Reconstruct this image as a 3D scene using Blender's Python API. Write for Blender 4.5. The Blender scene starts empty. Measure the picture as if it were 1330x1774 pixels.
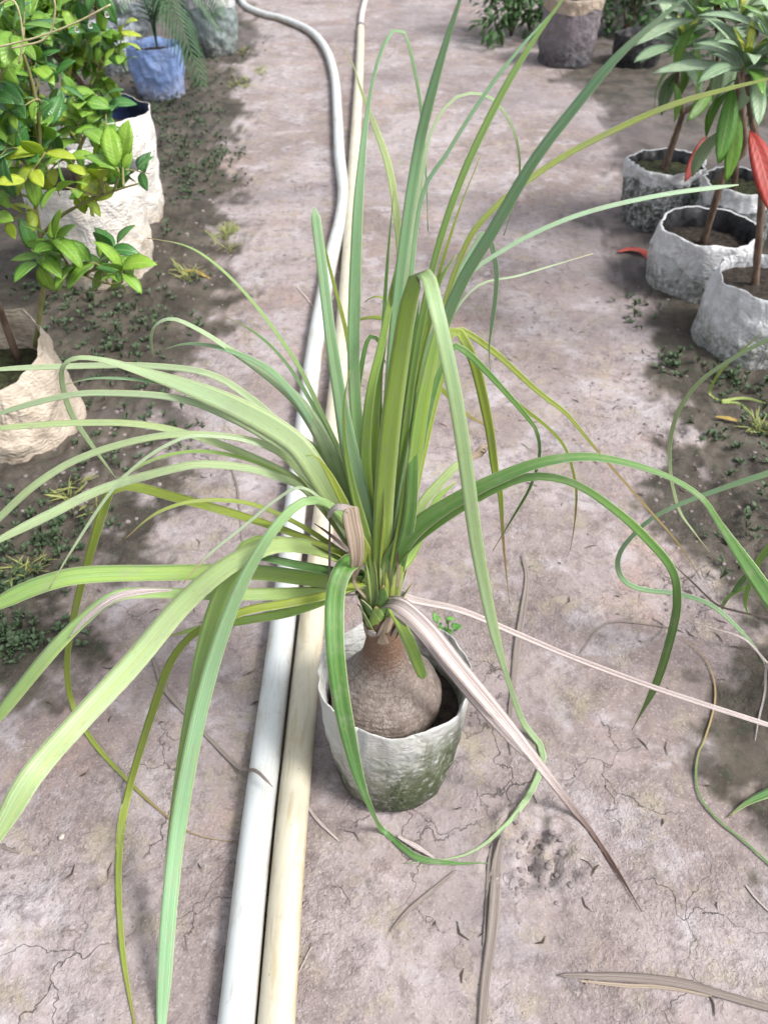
import bpy, math, random, bisect
import numpy as np
from mathutils import Vector, noise, Matrix, Quaternion
R = math.radians
random.seed(7)
S = bpy.context.scene
COL = S.collection

# ------------------------------------------------------------------ camera
H, PITCH, F = 1.40, R(43.0), 1333.0
cd = bpy.data.cameras.new('camera'); cam = bpy.data.objects.new('camera', cd); COL.objects.link(cam)
cam.location = (0, 0, H); cam.rotation_euler = (R(90) - PITCH, 0, 0)
cd.sensor_fit = 'VERTICAL'; cd.sensor_height = 36.0; cd.lens = F / 1774 * 36.0
cd.clip_start = 0.02; cd.clip_end = 300
cd.dof.use_dof = True; cd.dof.focus_distance = 1.15; cd.dof.aperture_fstop = 6.3
S.camera = cam
# ------------------------------------------------------------------ sky, sun, exposure
SUN_EL, SUN_AZ = R(52), R(112)          # azimuth measured from +Y towards +X
w = bpy.data.worlds.new('World'); S.world = w; w.use_nodes = True
nt = w.node_tree; nt.nodes.clear()
sky = nt.nodes.new('ShaderNodeTexSky'); sky.sky_type = 'NISHITA'; sky.sun_disc = False
sky.sun_elevation = SUN_EL; sky.sun_rotation = SUN_AZ; sky.dust_density = 4.0; sky.air_density = 1.2
bw = nt.nodes.new('ShaderNodeHueSaturation'); bw.inputs['Saturation'].default_value = 0.34   # overcast veil
bg = nt.nodes.new('ShaderNodeBackground'); bg.inputs[1].default_value = 0.11
wo = nt.nodes.new('ShaderNodeOutputWorld')
nt.links.new(sky.outputs[0], bw.inputs['Color']); nt.links.new(bw.outputs[0], bg.inputs[0]); nt.links.new(bg.outputs[0], wo.inputs[0])
sd = bpy.data.lights.new('sun', 'SUN'); sd.energy = 1.5; sd.angle = R(13); sd.color = (1, .965, .93)
sun = bpy.data.objects.new('sun', sd); COL.objects.link(sun)
sdir = Vector((math.sin(SUN_AZ) * math.cos(SUN_EL), math.cos(SUN_AZ) * math.cos(SUN_EL), math.sin(SUN_EL)))
sun.rotation_euler = sdir.to_track_quat('Z', 'Y').to_euler(); sun.location = sdir * 8
vs = S.view_settings; vs.view_transform = 'Standard'; vs.look = 'None'; vs.gamma = 1; vs.exposure = 1.24
vs.use_curve_mapping = False
S.cycles.max_bounces = 6; S.cycles.diffuse_bounces = 3; S.cycles.glossy_bounces = 3; S.cycles.transmission_bounces = 5

# ------------------------------------------------------------------ pixel helpers (1330 x 1774 photo pixels)
CP, SP = math.cos(PITCH), math.sin(PITCH)
def ray(x, y):
    u, v = (x - 665) / F, (887 - y) / F
    return Vector((u, CP + v * SP, -SP + v * CP))
def G(x, y, z=0.0):
    d = ray(x, y); t = (z - H) / d.z
    return Vector((0, 0, H)) + d * t
def PY(x, y, Y):
    d = ray(x, y); return Vector((0, 0, H)) + d * (Y / d.y)
def depth(p): return p.y * CP + (H - p.z) * SP
CAM = Vector((0, 0, H))

# ------------------------------------------------------------------ value noise for numpy
def vn(x, y, seed=0):
    xi = np.floor(x).astype(np.int64); yi = np.floor(y).astype(np.int64); xf = x - xi; yf = y - yi
    def h(a, b):
        n = (a * 374761393 + b * 668265263 + seed * 982451653) & 0x7fffffff
        n = ((n ^ (n >> 13)) * 1274126177) & 0x7fffffff
        return ((n ^ (n >> 16)) & 0xffff) / 65535.0
    u = xf * xf * (3 - 2 * xf); v = yf * yf * (3 - 2 * yf)
    return (h(xi, yi) * (1 - u) + h(xi + 1, yi) * u) * (1 - v) + (h(xi, yi + 1) * (1 - u) + h(xi + 1, yi + 1) * u) * v - .5
def fbm(x, y, f, o, seed=0, gain=.5):
    r = 0; a = 1
    for i in range(o):
        r = r + a * vn(x * f + 17.3 * i, y * f - 9.1 * i, seed + i); f *= 2.03; a *= gain
    return r

# ------------------------------------------------------------------ node helpers
class M:
    def __init__(s, name):
        s.m = bpy.data.materials.new(name); s.m.use_nodes = True; s.t = s.m.node_tree; s.t.nodes.clear()
        s.out = s.n('ShaderNodeOutputMaterial')
    def n(s, ty, **k):
        nd = s.t.nodes.new(ty)
        for a, b in k.items():
            if a.startswith('i_'): s.set(nd, a[2:].replace('_', ' '), b)
            else: setattr(nd, a, b)
        return nd
    def set(s, nd, key, val):
        sock = nd.inputs[int(key)] if key.isdigit() else nd.inputs[key]
        if isinstance(val, bpy.types.NodeSocket): s.t.links.new(val, sock)
        else: sock.default_value = val
    def math(s, op, a, b=0.0, c=None, clamp=False):
        nd = s.n('ShaderNodeMath', operation=op, use_clamp=clamp); s.set(nd, '0', a); s.set(nd, '1', b)
        if c is not None: s.set(nd, '2', c)
        return nd.outputs[0]
    def mix(s, f, a, b, mode='MIX'):
        nd = s.n('ShaderNodeMix', data_type='RGBA', blend_type=mode)
        s.set(nd, '0', f); s.set(nd, '6', c4(a)); s.set(nd, '7', c4(b)); return nd.outputs[2]
    def noise(s, vec, scale, detail=4, rough=.55, dist=0.0):
        nd = s.n('ShaderNodeTexNoise'); s.set(nd, 'Scale', scale); s.set(nd, 'Detail', detail); s.set(nd, 'Roughness', rough); s.set(nd, 'Distortion', dist)
        if vec is not None: s.set(nd, 'Vector', vec)
        return nd.outputs[0]
    def ramp(s, f, lo, hi):
        nd = s.n('ShaderNodeMapRange', interpolation_type='SMOOTHSTEP'); s.set(nd, '0', f); s.set(nd, '1', lo); s.set(nd, '2', hi); return nd.outputs[0]
    def mapping(s, vec, sc, loc=(0, 0, 0)):
        nd = s.n('ShaderNodeMapping'); s.set(nd, '0', vec); s.set(nd, 'Scale', sc); s.set(nd, 'Location', loc); return nd.outputs[0]
    def obj(s): return s.n('ShaderNodeTexCoord').outputs['Object']
    def pos(s): return s.n('ShaderNodeNewGeometry').outputs['Position']
    def attr(s, name): return s.n('ShaderNodeAttribute', attribute_name=name)
    def bump(s, h, dist, strength=1.0):
        nd = s.n('ShaderNodeBump'); s.set(nd, 'Height', h); s.set(nd, 'Distance', dist); s.set(nd, 'Strength', strength); return nd.outputs[0]
    def bsdf(s, col, rough=.6, spec=.4, normal=None, trans=None, transf=0.0, coat=0.0):
        b = s.n('ShaderNodeBsdfPrincipled'); s.set(b, 'Base Color', c4(col)); s.set(b, 'Roughness', rough); s.set(b, 'Specular IOR Level', spec)
        if coat: s.set(b, 'Coat Weight', coat); s.set(b, 'Coat Roughness', .3)
        if normal is not None: s.set(b, 'Normal', normal)
        o = b.outputs[0]
        if trans is not None:
            t = s.n('ShaderNodeBsdfTranslucent'); s.set(t, 'Color', c4(trans))
            if normal is not None: s.set(t, 'Normal', normal)
            mx = s.n('ShaderNodeMixShader'); s.set(mx, '0', transf); s.set(mx, '1', o); s.set(mx, '2', t.outputs[0]); o = mx.outputs[0]
        s.t.links.new(o, s.out.inputs[0]); return s.m
def c4(c):
    if isinstance(c, tuple) and len(c) == 3: return (*c, 1)
    return c

# ------------------------------------------------------------------ object helpers
def link(name, me, mat, parent=None, smooth=True):
    if mat is not None:
        me.materials.clear(); me.materials.append(mat)
    if smooth: me.polygons.foreach_set('use_smooth', [True] * len(me.polygons))
    o = bpy.data.objects.new(name, me); COL.objects.link(o)
    if parent is not None:
        o.parent = parent; o.matrix_parent_inverse = Matrix.LocRotScale(parent.location, parent.rotation_euler, parent.scale).inverted()
    return o
def mesh(name, v, f, lf=None):
    me = bpy.data.meshes.new(name); me.from_pydata([tuple(p) for p in v], [], f); me.update()
    if lf is not None:
        a = me.attributes.new('lf', 'FLOAT_VECTOR', 'POINT'); a.data.foreach_set('vector', np.array(lf, dtype=np.float32).ravel())
    return me
def tag(o, label, cat, group=None, kind=None):
    if label: o['label'] = label
    if cat: o['category'] = cat
    if group: o['group'] = group
    if kind: o['kind'] = kind
    return o
def empty(name, loc, label=None, cat=None, group=None):
    o = bpy.data.objects.new(name, None); COL.objects.link(o); o.location = loc; o.empty_display_size = .05
    return tag(o, label, cat, group)
def spline(P, n):
    """Catmull-Rom through P, n samples evenly by length"""
    P = [Vector(p) for p in P]
    if len(P) == 2: P = [P[0], (P[0] + P[1]) / 2, P[1]]
    Q = [P[0] * 2 - P[1]] + P + [P[-1] * 2 - P[-2]]
    D = []
    for i in range(1, len(Q) - 2):
        a, b, c, d = Q[i - 1], Q[i], Q[i + 1], Q[i + 2]
        for k in range(16):
            t = k / 16
            D.append(.5 * ((2 * b) + (c - a) * t + (2 * a - 5 * b + 4 * c - d) * t * t + (3 * b - a - 3 * c + d) * t ** 3))
    D.append(P[-1])
    A = np.array([tuple(p) for p in D]); L = np.r_[0, np.cumsum(np.linalg.norm(np.diff(A, axis=0), axis=1))]
    s = np.linspace(0, L[-1], n)
    return [Vector(p) for p in np.stack([np.interp(s, L, A[:, k]) for k in range(3)], 1)]
def key(vals, t):
    return float(np.interp(t, np.linspace(0, 1, len(vals)), vals))
def ribbon(P, W, roll=(0,), fold=.16, thick=.0007, refdir=None, seed=0):
    """leaf blade along points P, half widths W (m), camera-free roll about its own axis"""
    n = len(P); V = []; lf = []; F_ = []
    us = (-1, -.5, 0, .5, 1)
    for i in range(n):
        t = i / (n - 1)
        T = (P[min(i + 1, n - 1)] - P[max(i - 1, 0)]).normalized()
        ref = refdir if refdir is not None else ((CAM - P[i]).normalized() + Vector((.1, 0, .6))).normalized()
        s = T.cross(ref)
        s = s.normalized() if s.length > 1e-4 else Vector((1, 0, 0))
        q = Quaternion(T, R(key(roll, t))); s = q @ s; N = s.cross(T).normalized()
        wv = W[i]; fo = fold * (1 - .5 * t)
        wob = 1 + .05 * noise.noise(Vector((t * 9, seed * 3.1, 0)))
        for u in us:
            e = .0 if abs(u) < 1 else .02 * noise.noise(Vector((t * 30, u * 5, seed)))
            V.append(P[i] + s * (u * wv * wob * (1 + e)) + N * (wv * fo * abs(u) ** 1.3)); lf.append((u, t, seed))
        for u in (.96, 0, -.96):
            V.append(P[i] + s * (u * wv * wob) + N * (wv * fo * abs(u) ** 1.3 - thick)); lf.append((u, t, seed))
    k = 8
    for i in range(n - 1):
        a = i * k; b = a + k
        for j in range(k):
            j2 = (j + 1) % k
            F_.append((a + j, a + j2, b + j2, b + j))
    F_.append(tuple(range(k - 1, -1, -1))); F_.append(tuple((n - 1) * k + j for j in range(k)))
    return V, F_, lf
def tube(P, rad, sides=10, cap=True):
    n = len(P); V = []; F_ = []; up = Vector((0, 0, 1)); lf = []
    T0 = (P[1] - P[0]).normalized(); s = T0.cross(up)
    s = s.normalized() if s.length > 1e-3 else Vector((1, 0, 0))
    for i in range(n):
        T = (P[min(i + 1, n - 1)] - P[max(i - 1, 0)]).normalized()
        s = (s - T * s.dot(T)).normalized(); b = T.cross(s)
        r = rad[i] if hasattr(rad, '__len__') else rad
        for j in range(sides):
            a = 2 * math.pi * j / sides
            V.append(P[i] + s * (math.cos(a) * r) + b * (math.sin(a) * r)); lf.append((j / sides, i / (n - 1), 0))
    for i in range(n - 1):
        for j in range(sides):
            j2 = (j + 1) % sides
            F_.append((i * sides + j, i * sides + j2, (i + 1) * sides + j2, (i + 1) * sides + j))
    if cap:
        F_.append(tuple(range(sides - 1, -1, -1))); F_.append(tuple((n - 1) * sides + j for j in range(sides)))
    return V, F_, lf
def lathe(prof, n=64, fn=None):
    V = []; F_ = []; m = len(prof)
    for i, (r, z) in enumerate(prof):
        for j in range(n):
            a = 2 * math.pi * j / n
            p = Vector((r * math.cos(a), r * math.sin(a), z))
            if fn: p = fn(p, a, i / (m - 1), r, z)
            V.append(p)
    for i in range(m - 1):
        for j in range(n):
            j2 = (j + 1) % n
            F_.append((i * n + j, i * n + j2, (i + 1) * n + j2, (i + 1) * n + j))
    return V, F_
def join(parts):
    V = []; F_ = []; L = []
    for v, f, l in parts:
        o = len(V); V += list(v); F_ += [tuple(i + o for i in q) for q in f]; L += list(l)
    return V, F_, L

# ------------------------------------------------------------------ ground height
def path_edges(Y):
    """world X of the soil borders left and right of the trodden path"""
    yl = [0.2, 0.9, 1.05, 1.3, 1.6, 2.3, 3.2, 5.0, 6.5, 9, 20]; xl = [-1.0, -.84, -.72, -.62, -.61, -.68, -.66, -.84, -1.0, -1.2, -1.5]
    yr = [0.2, 0.85, 1.25, 1.9, 2.5, 3.3, 5.0, 6.0, 9, 20]; xr = [.80, .70, .76, .84, .90, .96, 1.35, 1.3, 1.6, 2.0]
    return np.interp(Y, yl, xl), np.interp(Y, yr, xr)
hole = G(930, 1490); hole2 = G(1240, 1440)
def gheight(x, y):
    x = np.asarray(x, float); y = np.asarray(y, float)
    l, r = path_edges(y); wob = .10 * fbm(x, y, 3.0, 3, 40)
    off = np.clip((np.maximum(l - x, x - r) + wob) / .14, 0, 1)
    z = .010 * fbm(x, y, 2.2, 3, 1) + .0035 * fbm(x, y, 12, 3, 5) + .0022 * fbm(x, y, 55, 2, 9)
    z = z + off * (.018 * fbm(x, y, 14, 3, 15) + .014 * fbm(x, y, 42, 3, 22) + .012)
    # trodden dent with crumbs beside the pot
    for (c, rr, dp) in ((hole, .062, .020), (hole + Vector((-.012, .05, 0)), .035, .012)):
        d2 = ((x - c.x) / rr) ** 2 + ((y - c.y) / (rr * .8)) ** 2
        z = z - dp * np.exp(-d2 * 1.3) * (1 + 3.0 * fbm(x, y, 38, 3, 70)) + .006 * np.exp(-(np.sqrt(d2) - 1.5) ** 2 * 5) * (1 + 2 * fbm(x, y, 60, 2, 75))
    d2 = ((x + .50) / .16) ** 2 + ((y - .52) / .12) ** 2
    z = z + .010 * np.exp(-d2) * fbm(x, y, 45, 3, 81, .7)
    return z
def axis(a0, a1, step, lo, hi, grow=1.16):
    v = list(np.arange(a0, a1 + step / 2, step)); s = step; x = v[-1]
    while x < hi: s *= grow; x += s; v.append(x)
    s = step; x = v[0]; pre = []
    while x > lo: s *= grow; x -= s; pre.append(x)
    return np.array(pre[::-1] + v)
gx = axis(-.95, .95, .0075, -60, 60, 1.035); gy = axis(.25, 1.45, .0075, -20, 120, 1.022)
XX, YY = np.meshgrid(gx, gy); ZZ = gheight(XX, YY)
GXL, GYL, ZL = gx.tolist(), gy.tolist(), ZZ.tolist()
def gz(x, y):
    i = min(max(bisect.bisect_right(GXL, x) - 1, 0), len(GXL) - 2); j = min(max(bisect.bisect_right(GYL, y) - 1, 0), len(GYL) - 2)
    u = (x - GXL[i]) / (GXL[i + 1] - GXL[i]); v = (y - GYL[j]) / (GYL[j + 1] - GYL[j])
    a, b_ = ZL[j], ZL[j + 1]
    return (a[i] * (1 - u) + a[i + 1] * u) * (1 - v) + (b_[i] * (1 - u) + b_[i + 1] * u) * v
def on(x, y, dz=0.0):
    p = G(x, y); p.z = gz(p.x, p.y) + dz; return p

# ------------------------------------------------------------------ materials
def mat_ground():
    m = M('mud_ground'); P = m.pos(); a = m.attr('soil').outputs['Fac']
    n1 = m.noise(P, 1.7, 4, .6, .4); n2 = m.noise(P, 7.0, 4, .64, .3); n3 = m.noise(P, 30, 4, .68, .4); n4 = m.noise(P, 190, 2, .6); n5 = m.noise(m.mapping(P, (1, 1, 1), (5, 3, 0)), 3.6, 4, .6, .8)
    c = m.mix(m.ramp(n1, .36, .62), (.222, .177, .165), (.335, .290, .288))
    c = m.mix(m.math('MULTIPLY', m.ramp(n2, .50, .66), .7), c, (.41, .375, .39))
    c = m.mix(m.math('MULTIPLY', m.ramp(n5, .55, .68), .55), c, (.165, .132, .128))
    c = m.mix(m.math('MULTIPLY', m.ramp(m.noise(m.mapping(P, (1, 1, 1), (11, 2, 0)), 2.6, 4, .7), .52, .70), .65), c, (.325, .225, .19))
    c = m.mix(m.math('MULTIPLY', m.ramp(m.noise(m.mapping(P, (1, 1, 1), (3, 7, 0)), 9, 4, .7), .50, .68), .7), c, (.285, .245, .175))
    c = m.mix(m.math('MULTIPLY', m.ramp(n3, .48, .68), .62), c, (.13, .103, .10))
    c = m.mix(m.math('MULTIPLY', m.ramp(n4, .54, .70), .4), c, (.45, .41, .41))
    # damp loose soil under the pots
    s = m.mix(m.ramp(n2, .35, .65), (.030, .024, .017), (.088, .073, .056))
    s = m.mix(m.math('MULTIPLY', m.ramp(n3, .50, .66), .6), s, (.035, .045, .026))
    s = m.mix(m.math('MULTIPLY', m.ramp(n4, .58, .70), .3), s, (.13, .118, .108))
    c = m.mix(a, c, s)
    # hairline cracks
    vd = m.n('ShaderNodeTexVoronoi', feature='DISTANCE_TO_EDGE'); dn = m.n('ShaderNodeTexNoise'); m.set(dn, 'Scale', 13.0); m.set(dn, 'Detail', 5.0); m.set(dn, 'Vector', P)
    vm = m.n('ShaderNodeVectorMath', operation='MULTIPLY_ADD'); m.set(vm, '0', dn.outputs[1]); m.set(vm, '1', (.16, .16, 0)); m.set(vm, '2', P)
    m.set(vd, 'Vector', vm.outputs[0]); m.set(vd, 'Scale', 6.5)
    ck = m.math('SUBTRACT', 1.0, m.ramp(vd.outputs[0], .002, .011))
    ck = m.math('MULTIPLY', ck, m.ramp(m.noise(m.mapping(P, (1, 1, 1), (8, 1, 0)), 2.4, 3, .6), .50, .60))
    ck = m.math('MULTIPLY', ck, m.math('SUBTRACT', 1.0, a))
    c = m.mix(m.math('MULTIPLY', ck, .7), c, (.08, .064, .06))
    gr = m.noise(P, 260, 2, .5)
    c = m.mix(m.math('MULTIPLY', m.ramp(gr, .66, .71), .7), c, (.07, .056, .05))
    c = m.mix(m.math('MULTIPLY', m.ramp(m.noise(m.mapping(P, (1, 1, 1), (7, 7, 3)), 1.15, 4, .6, .5), .50, .62), .40), c, (.17, .142, .15))
    n6 = m.noise(P, 85, 4, .7, .6)
    hgt = m.math('ADD', m.math('ADD', m.math('MULTIPLY', n3, .6), m.math('MULTIPLY', n4, .2)), m.math('MULTIPLY', n6, .5))
    c = m.mix(m.math('MULTIPLY', m.ramp(n6, .52, .68), .35), c, (.12, .098, .092))
    hgt = m.math('SUBTRACT', hgt, m.math('MULTIPLY', ck, .35))
    rg_ = m.ramp(m.noise(m.mapping(P, (1, 1, 1), (2, 9, 0)), 3.1, 3, .6), .42, .60)
    nm = m.bump(m.math('MULTIPLY', hgt, m.math('MULTIPLY_ADD', rg_, .9, .28)), .014, .85)
    rough = m.math('SUBTRACT', .88, m.math('MULTIPLY', m.ramp(n1, .42, .66), .26))
    return m.bsdf(c, rough, .42, nm)
def mat_pipe(name, base, dirt, spots):
    m = M(name); P = m.pos(); n1 = m.noise(P, 9, 5, .6); n2 = m.noise(m.mapping(P, (14, 2.0, 14)), 4, 5, .65); n3 = m.noise(P, 110, 3, .6)
    nz = m.n('ShaderNodeNewGeometry'); sep = m.n('ShaderNodeSeparateXYZ'); m.set(sep, '0', P)
    low = m.math('SUBTRACT', 1.0, m.ramp(m.math('ADD', sep.outputs[2], m.math('MULTIPLY', m.math('SUBTRACT', n1, .5), .05)), .004, .052))
    n4 = m.noise(m.mapping(P, (3, 3, 3), (4, 1, 0)), 6, 5, .7)
    c = m.mix(m.math('MULTIPLY', m.ramp(n2, .48, .68), .7), base, dirt)
    c = m.mix(m.math('MULTIPLY', m.math('MULTIPLY', low, m.ramp(n4, .25, .5)), .9), c, (.27, .195, .115))
    c = m.mix(m.math('MULTIPLY', m.ramp(n4, .54, .72), spots), c, (.40, .35, .27))
    sc_ = m.noise(m.mapping(P, (90, 5, 90)), 2.0, 2, .5)
    c = m.mix(m.math('MULTIPLY', m.ramp(sc_, .64, .70), .35), c, (.30, .27, .22))
    c = m.mix(m.math('MULTIPLY', m.ramp(n3, .66, .74), .5), c, (.25, .2, .14))
    return m.bsdf(c, m.math('MULTIPLY_ADD', n4, .3, .35), .4, m.bump(n1, .002, .3))
def mat_blade(name, base, mid, edge, tip, dry, rough=.40, tf=.34, stripe=.6, r0=.10, r1=.58):
    """long leaf: lf = (across -1..1, along 0..1, seed); object colour r = yellowing, g = dry tip, b = pale sky sheen put into the colour"""
    m = M(name); A = m.attr('lf').outputs['Vector']; sp = m.n('ShaderNodeSeparateXYZ'); m.set(sp, '0', A)
    u, v, sd_ = sp.outputs
    oc = m.n('ShaderNodeObjectInfo').outputs['Color']; os_ = m.n('ShaderNodeSeparateColor'); m.set(os_, '0', oc)
    st = m.noise(m.mapping(A, (9.0, 1.2, 1.0)), 1.6, 4, .65)
    st2 = m.noise(m.mapping(A, (22, .35, 1.0)), 1.0, 2, .5)
    bl = m.noise(m.mapping(A, (1.6, 6, 1.0)), 1.3, 4, .6)
    bd = m.noise(m.mapping(A, (1.9, .9, 1.0), (3, 1, 0)), 1.5, 3, .55)
    c = m.mix(m.ramp(v, r0, r1), base, mid)
    c = m.mix(m.math('MULTIPLY', m.ramp(st, .42, .58), stripe), c, edge)
    c = m.mix(m.math('MULTIPLY', m.ramp(bd, .46, .66), .55), c, tip)
    c = m.mix(m.math('MULTIPLY', m.ramp(st2, .5, .58), .55), c, m.mix(.7, c, (.05, .15, .03)))
    c = m.mix(m.math('MULTIPLY', os_.outputs[0], m.ramp(bl, .25, .65)), c, tip)
    c = m.mix(os_.outputs[2], c, (.58, .70, .56))  # pale mint sky sheen mixed into the leaf colour
    au = m.math('ABSOLUTE', u)
    c = m.mix(m.math('MULTIPLY', m.ramp(au, .90, .97), .8), c, (.66, .70, .44))
    c = m.mix(m.math('MULTIPLY', m.math('SUBTRACT', 1.0, m.ramp(au, .0, .10)), .25), c, (.30, .42, .12))
    sp_ = m.noise(m.mapping(A, (6, 40, 1.0)), 1.4, 3, .6)
    c = m.mix(m.math('MULTIPLY', m.ramp(sp_, .62, .68), .7), c, (.36, .30, .13))
    du = m.noise(m.pos(), 26, 4, .65)
    c = m.mix(m.math('MULTIPLY', m.ramp(du, .50, .72), .30), c, (.36, .36, .27))
    dv = m.math('ADD', v, m.math('MULTIPLY', m.math('SUBTRACT', bl, .5), .3))
    lo = m.math('SUBTRACT', 1.02, os_.outputs[1])
    dr = m.n('ShaderNodeMapRange', interpolation_type='SMOOTHSTEP'); m.set(dr, '0', dv); m.set(dr, '1', lo); m.set(dr, '2', m.math('ADD', lo, .10))
    c = m.mix(dr.outputs[0], c, dry)
    nm = m.bump(m.math('ADD', m.math('MULTIPLY', st2, .7), st), .0012, .6)
    tr = m.mix(.5, c, (.36, .50, .04))
    return m.bsdf(c, m.math('ADD', rough, m.math('MULTIPLY', du, .25)), .5, nm, tr, tf, coat=.15)
def mat_straw(name, c1, c2, dark):
    m = M(name); A = m.attr('lf').outputs['Vector']; sp = m.n('ShaderNodeSeparateXYZ'); m.set(sp, '0', A)
    st = m.noise(m.mapping(A, (11, .7, 1)), 1.7, 3, .6); bl = m.noise(m.mapping(A, (2, 9, 1)), 1.0, 4, .6)
    c = m.mix(m.ramp(st, .42, .58), c1, c2)
    c = m.mix(m.math('MULTIPLY', m.ramp(bl, .60, .74), .35), c, dark)
    oc = m.n('ShaderNodeObjectInfo').outputs['Color']; os_ = m.n('ShaderNodeSeparateColor'); m.set(os_, '0', oc)
    dv = m.math('ADD', sp.outputs[1], m.math('MULTIPLY', m.math('SUBTRACT', st, .5), .5))
    lo = m.math('SUBTRACT', 1.1, os_.outputs[1])
    c = m.mix(m.ramp(m.math('SUBTRACT', dv, lo), 0.0, .25), c, dark)
    return m.bsdf(c, .7, .3, m.bump(st, .002, .9), c, .12)
def mat_leaf(name, c1, c2, vein, rough=.36, tf=.3):
    m = M(name); A = m.attr('lf').outputs['Vector']; sp = m.n('ShaderNodeSeparateXYZ'); m.set(sp, '0', A)
    oi = m.n('ShaderNodeObjectInfo'); rnd = oi.outputs['Random']
    nz = m.noise(m.pos(), 60, 4, .6)
    c = m.mix(rnd, c1, c2)
    c = m.mix(m.math('MULTIPLY', m.ramp(nz, .45, .7), .3), c, c1)
    au = m.math('ABSOLUTE', sp.outputs[0])
    bz = m.noise(m.pos(), 130, 3, .65)
    c = m.mix(m.math('MULTIPLY', m.ramp(bz, .62, .70), .55), c, (.24, .17, .07))
    c = m.mix(m.math('MULTIPLY', m.ramp(nz, .40, .62), .25), c, m.mix(.5, c, (.04, .05, .02)))
    c = m.mix(m.math('MULTIPLY', m.math('SUBTRACT', 1.0, m.ramp(au, .02, .12)), .6), c, vein)
    sv = m.math('SINE', m.math('MULTIPLY', m.math('SUBTRACT', sp.outputs[1], m.math('MULTIPLY', au, .16)), 62.0))
    c = m.mix(m.math('MULTIPLY', m.ramp(sv, .6, 1.0), .10), c, vein)
    tr = m.mix(.45, c, (.42, .58, .05))
    return m.bsdf(c, rough, .5, m.bump(sv, .0004, .35), tr, tf)
def mat_bag(name, clean, dirty, dark, algae=None, weave=0.0, rough=.55, low=.16, amount=.6, hi=.28):
    m = M(name); P = m.obj(); sp = m.n('ShaderNodeSeparateXYZ'); m.set(sp, '0', P)
    n1 = m.noise(P, 9, 5, .65, .6); n2 = m.noise(P, 55, 5, .75); n3 = m.noise(m.mapping(P, (22, 22, 5)), 1.5, 4, .6)
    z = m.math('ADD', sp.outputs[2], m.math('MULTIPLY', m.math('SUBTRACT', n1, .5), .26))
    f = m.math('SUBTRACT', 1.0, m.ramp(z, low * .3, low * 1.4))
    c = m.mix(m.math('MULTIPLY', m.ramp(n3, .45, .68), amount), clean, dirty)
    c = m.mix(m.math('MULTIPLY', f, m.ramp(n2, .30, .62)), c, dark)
    if algae:
        az = m.ramp(m.math('ADD', m.math('MULTIPLY', sp.outputs[0], 3.0), n1), .26, .60)
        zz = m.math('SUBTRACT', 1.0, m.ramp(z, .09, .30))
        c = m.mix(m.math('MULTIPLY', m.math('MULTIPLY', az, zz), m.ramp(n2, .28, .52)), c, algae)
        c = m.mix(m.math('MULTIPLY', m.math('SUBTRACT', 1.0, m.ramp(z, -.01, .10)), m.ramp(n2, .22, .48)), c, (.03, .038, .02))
    c = m.mix(m.math('MULTIPLY', m.ramp(n2, .60, .72), .35), c, dirty)
    cr_ = m.math('ABSOLUTE', m.math('SUBTRACT', m.noise(m.mapping(P, (1, 1, .7)), 13, 2, .5, 1.2), .5))
    cr2 = m.math('ABSOLUTE', m.math('SUBTRACT', m.noise(m.mapping(P, (1, 1, 1.6), (3, 3, 3)), 27, 2, .5, .8), .5))
    hgt = m.math('ADD', m.math('ADD', m.math('MULTIPLY', n1, .3), m.math('MULTIPLY', n2, .22)), m.math('ADD', m.math('MULTIPLY', cr_, 3.2), m.math('MULTIPLY', cr2, 1.4)))
    if weave:
        wv = m.n('ShaderNodeTexWave', wave_type='BANDS', bands_direction='Z'); m.set(wv, '0', P); m.set(wv, 'Scale', 26.0); m.set(wv, 'Distortion', 9.0); m.set(wv, 'Detail', 3.0); m.set(wv, 'Detail Scale', 1.6)
        hgt = m.math('ADD', hgt, m.math('MULTIPLY', wv.outputs[1], weave)); c = m.mix(m.math('MULTIPLY', m.math('SUBTRACT', 1.0, m.ramp(wv.outputs[1], .1, .5)), .30), c, dirty)
    return m.bsdf(c, rough, .4, m.bump(hgt, .007, .8), clean, .06)
def mat_plain(name, c1, c2, scale=30, rough=.8, bump=.004, spec=.3, mp=None):
    m = M(name); P = m.obj(); P2 = m.mapping(P, mp) if mp else P
    n1 = m.noise(P2, scale, 5, .65); n2 = m.noise(P2, scale * 4.3, 3, .6)
    c = m.mix(m.ramp(n1, .36, .64), c1, c2); c = m.mix(m.math('MULTIPLY', m.ramp(n2, .52, .7), .4), c, c1)
    return m.bsdf(c, rough, spec, m.bump(m.math('ADD', n1, m.math('MULTIPLY', n2, .4)), bump, .9))
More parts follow.
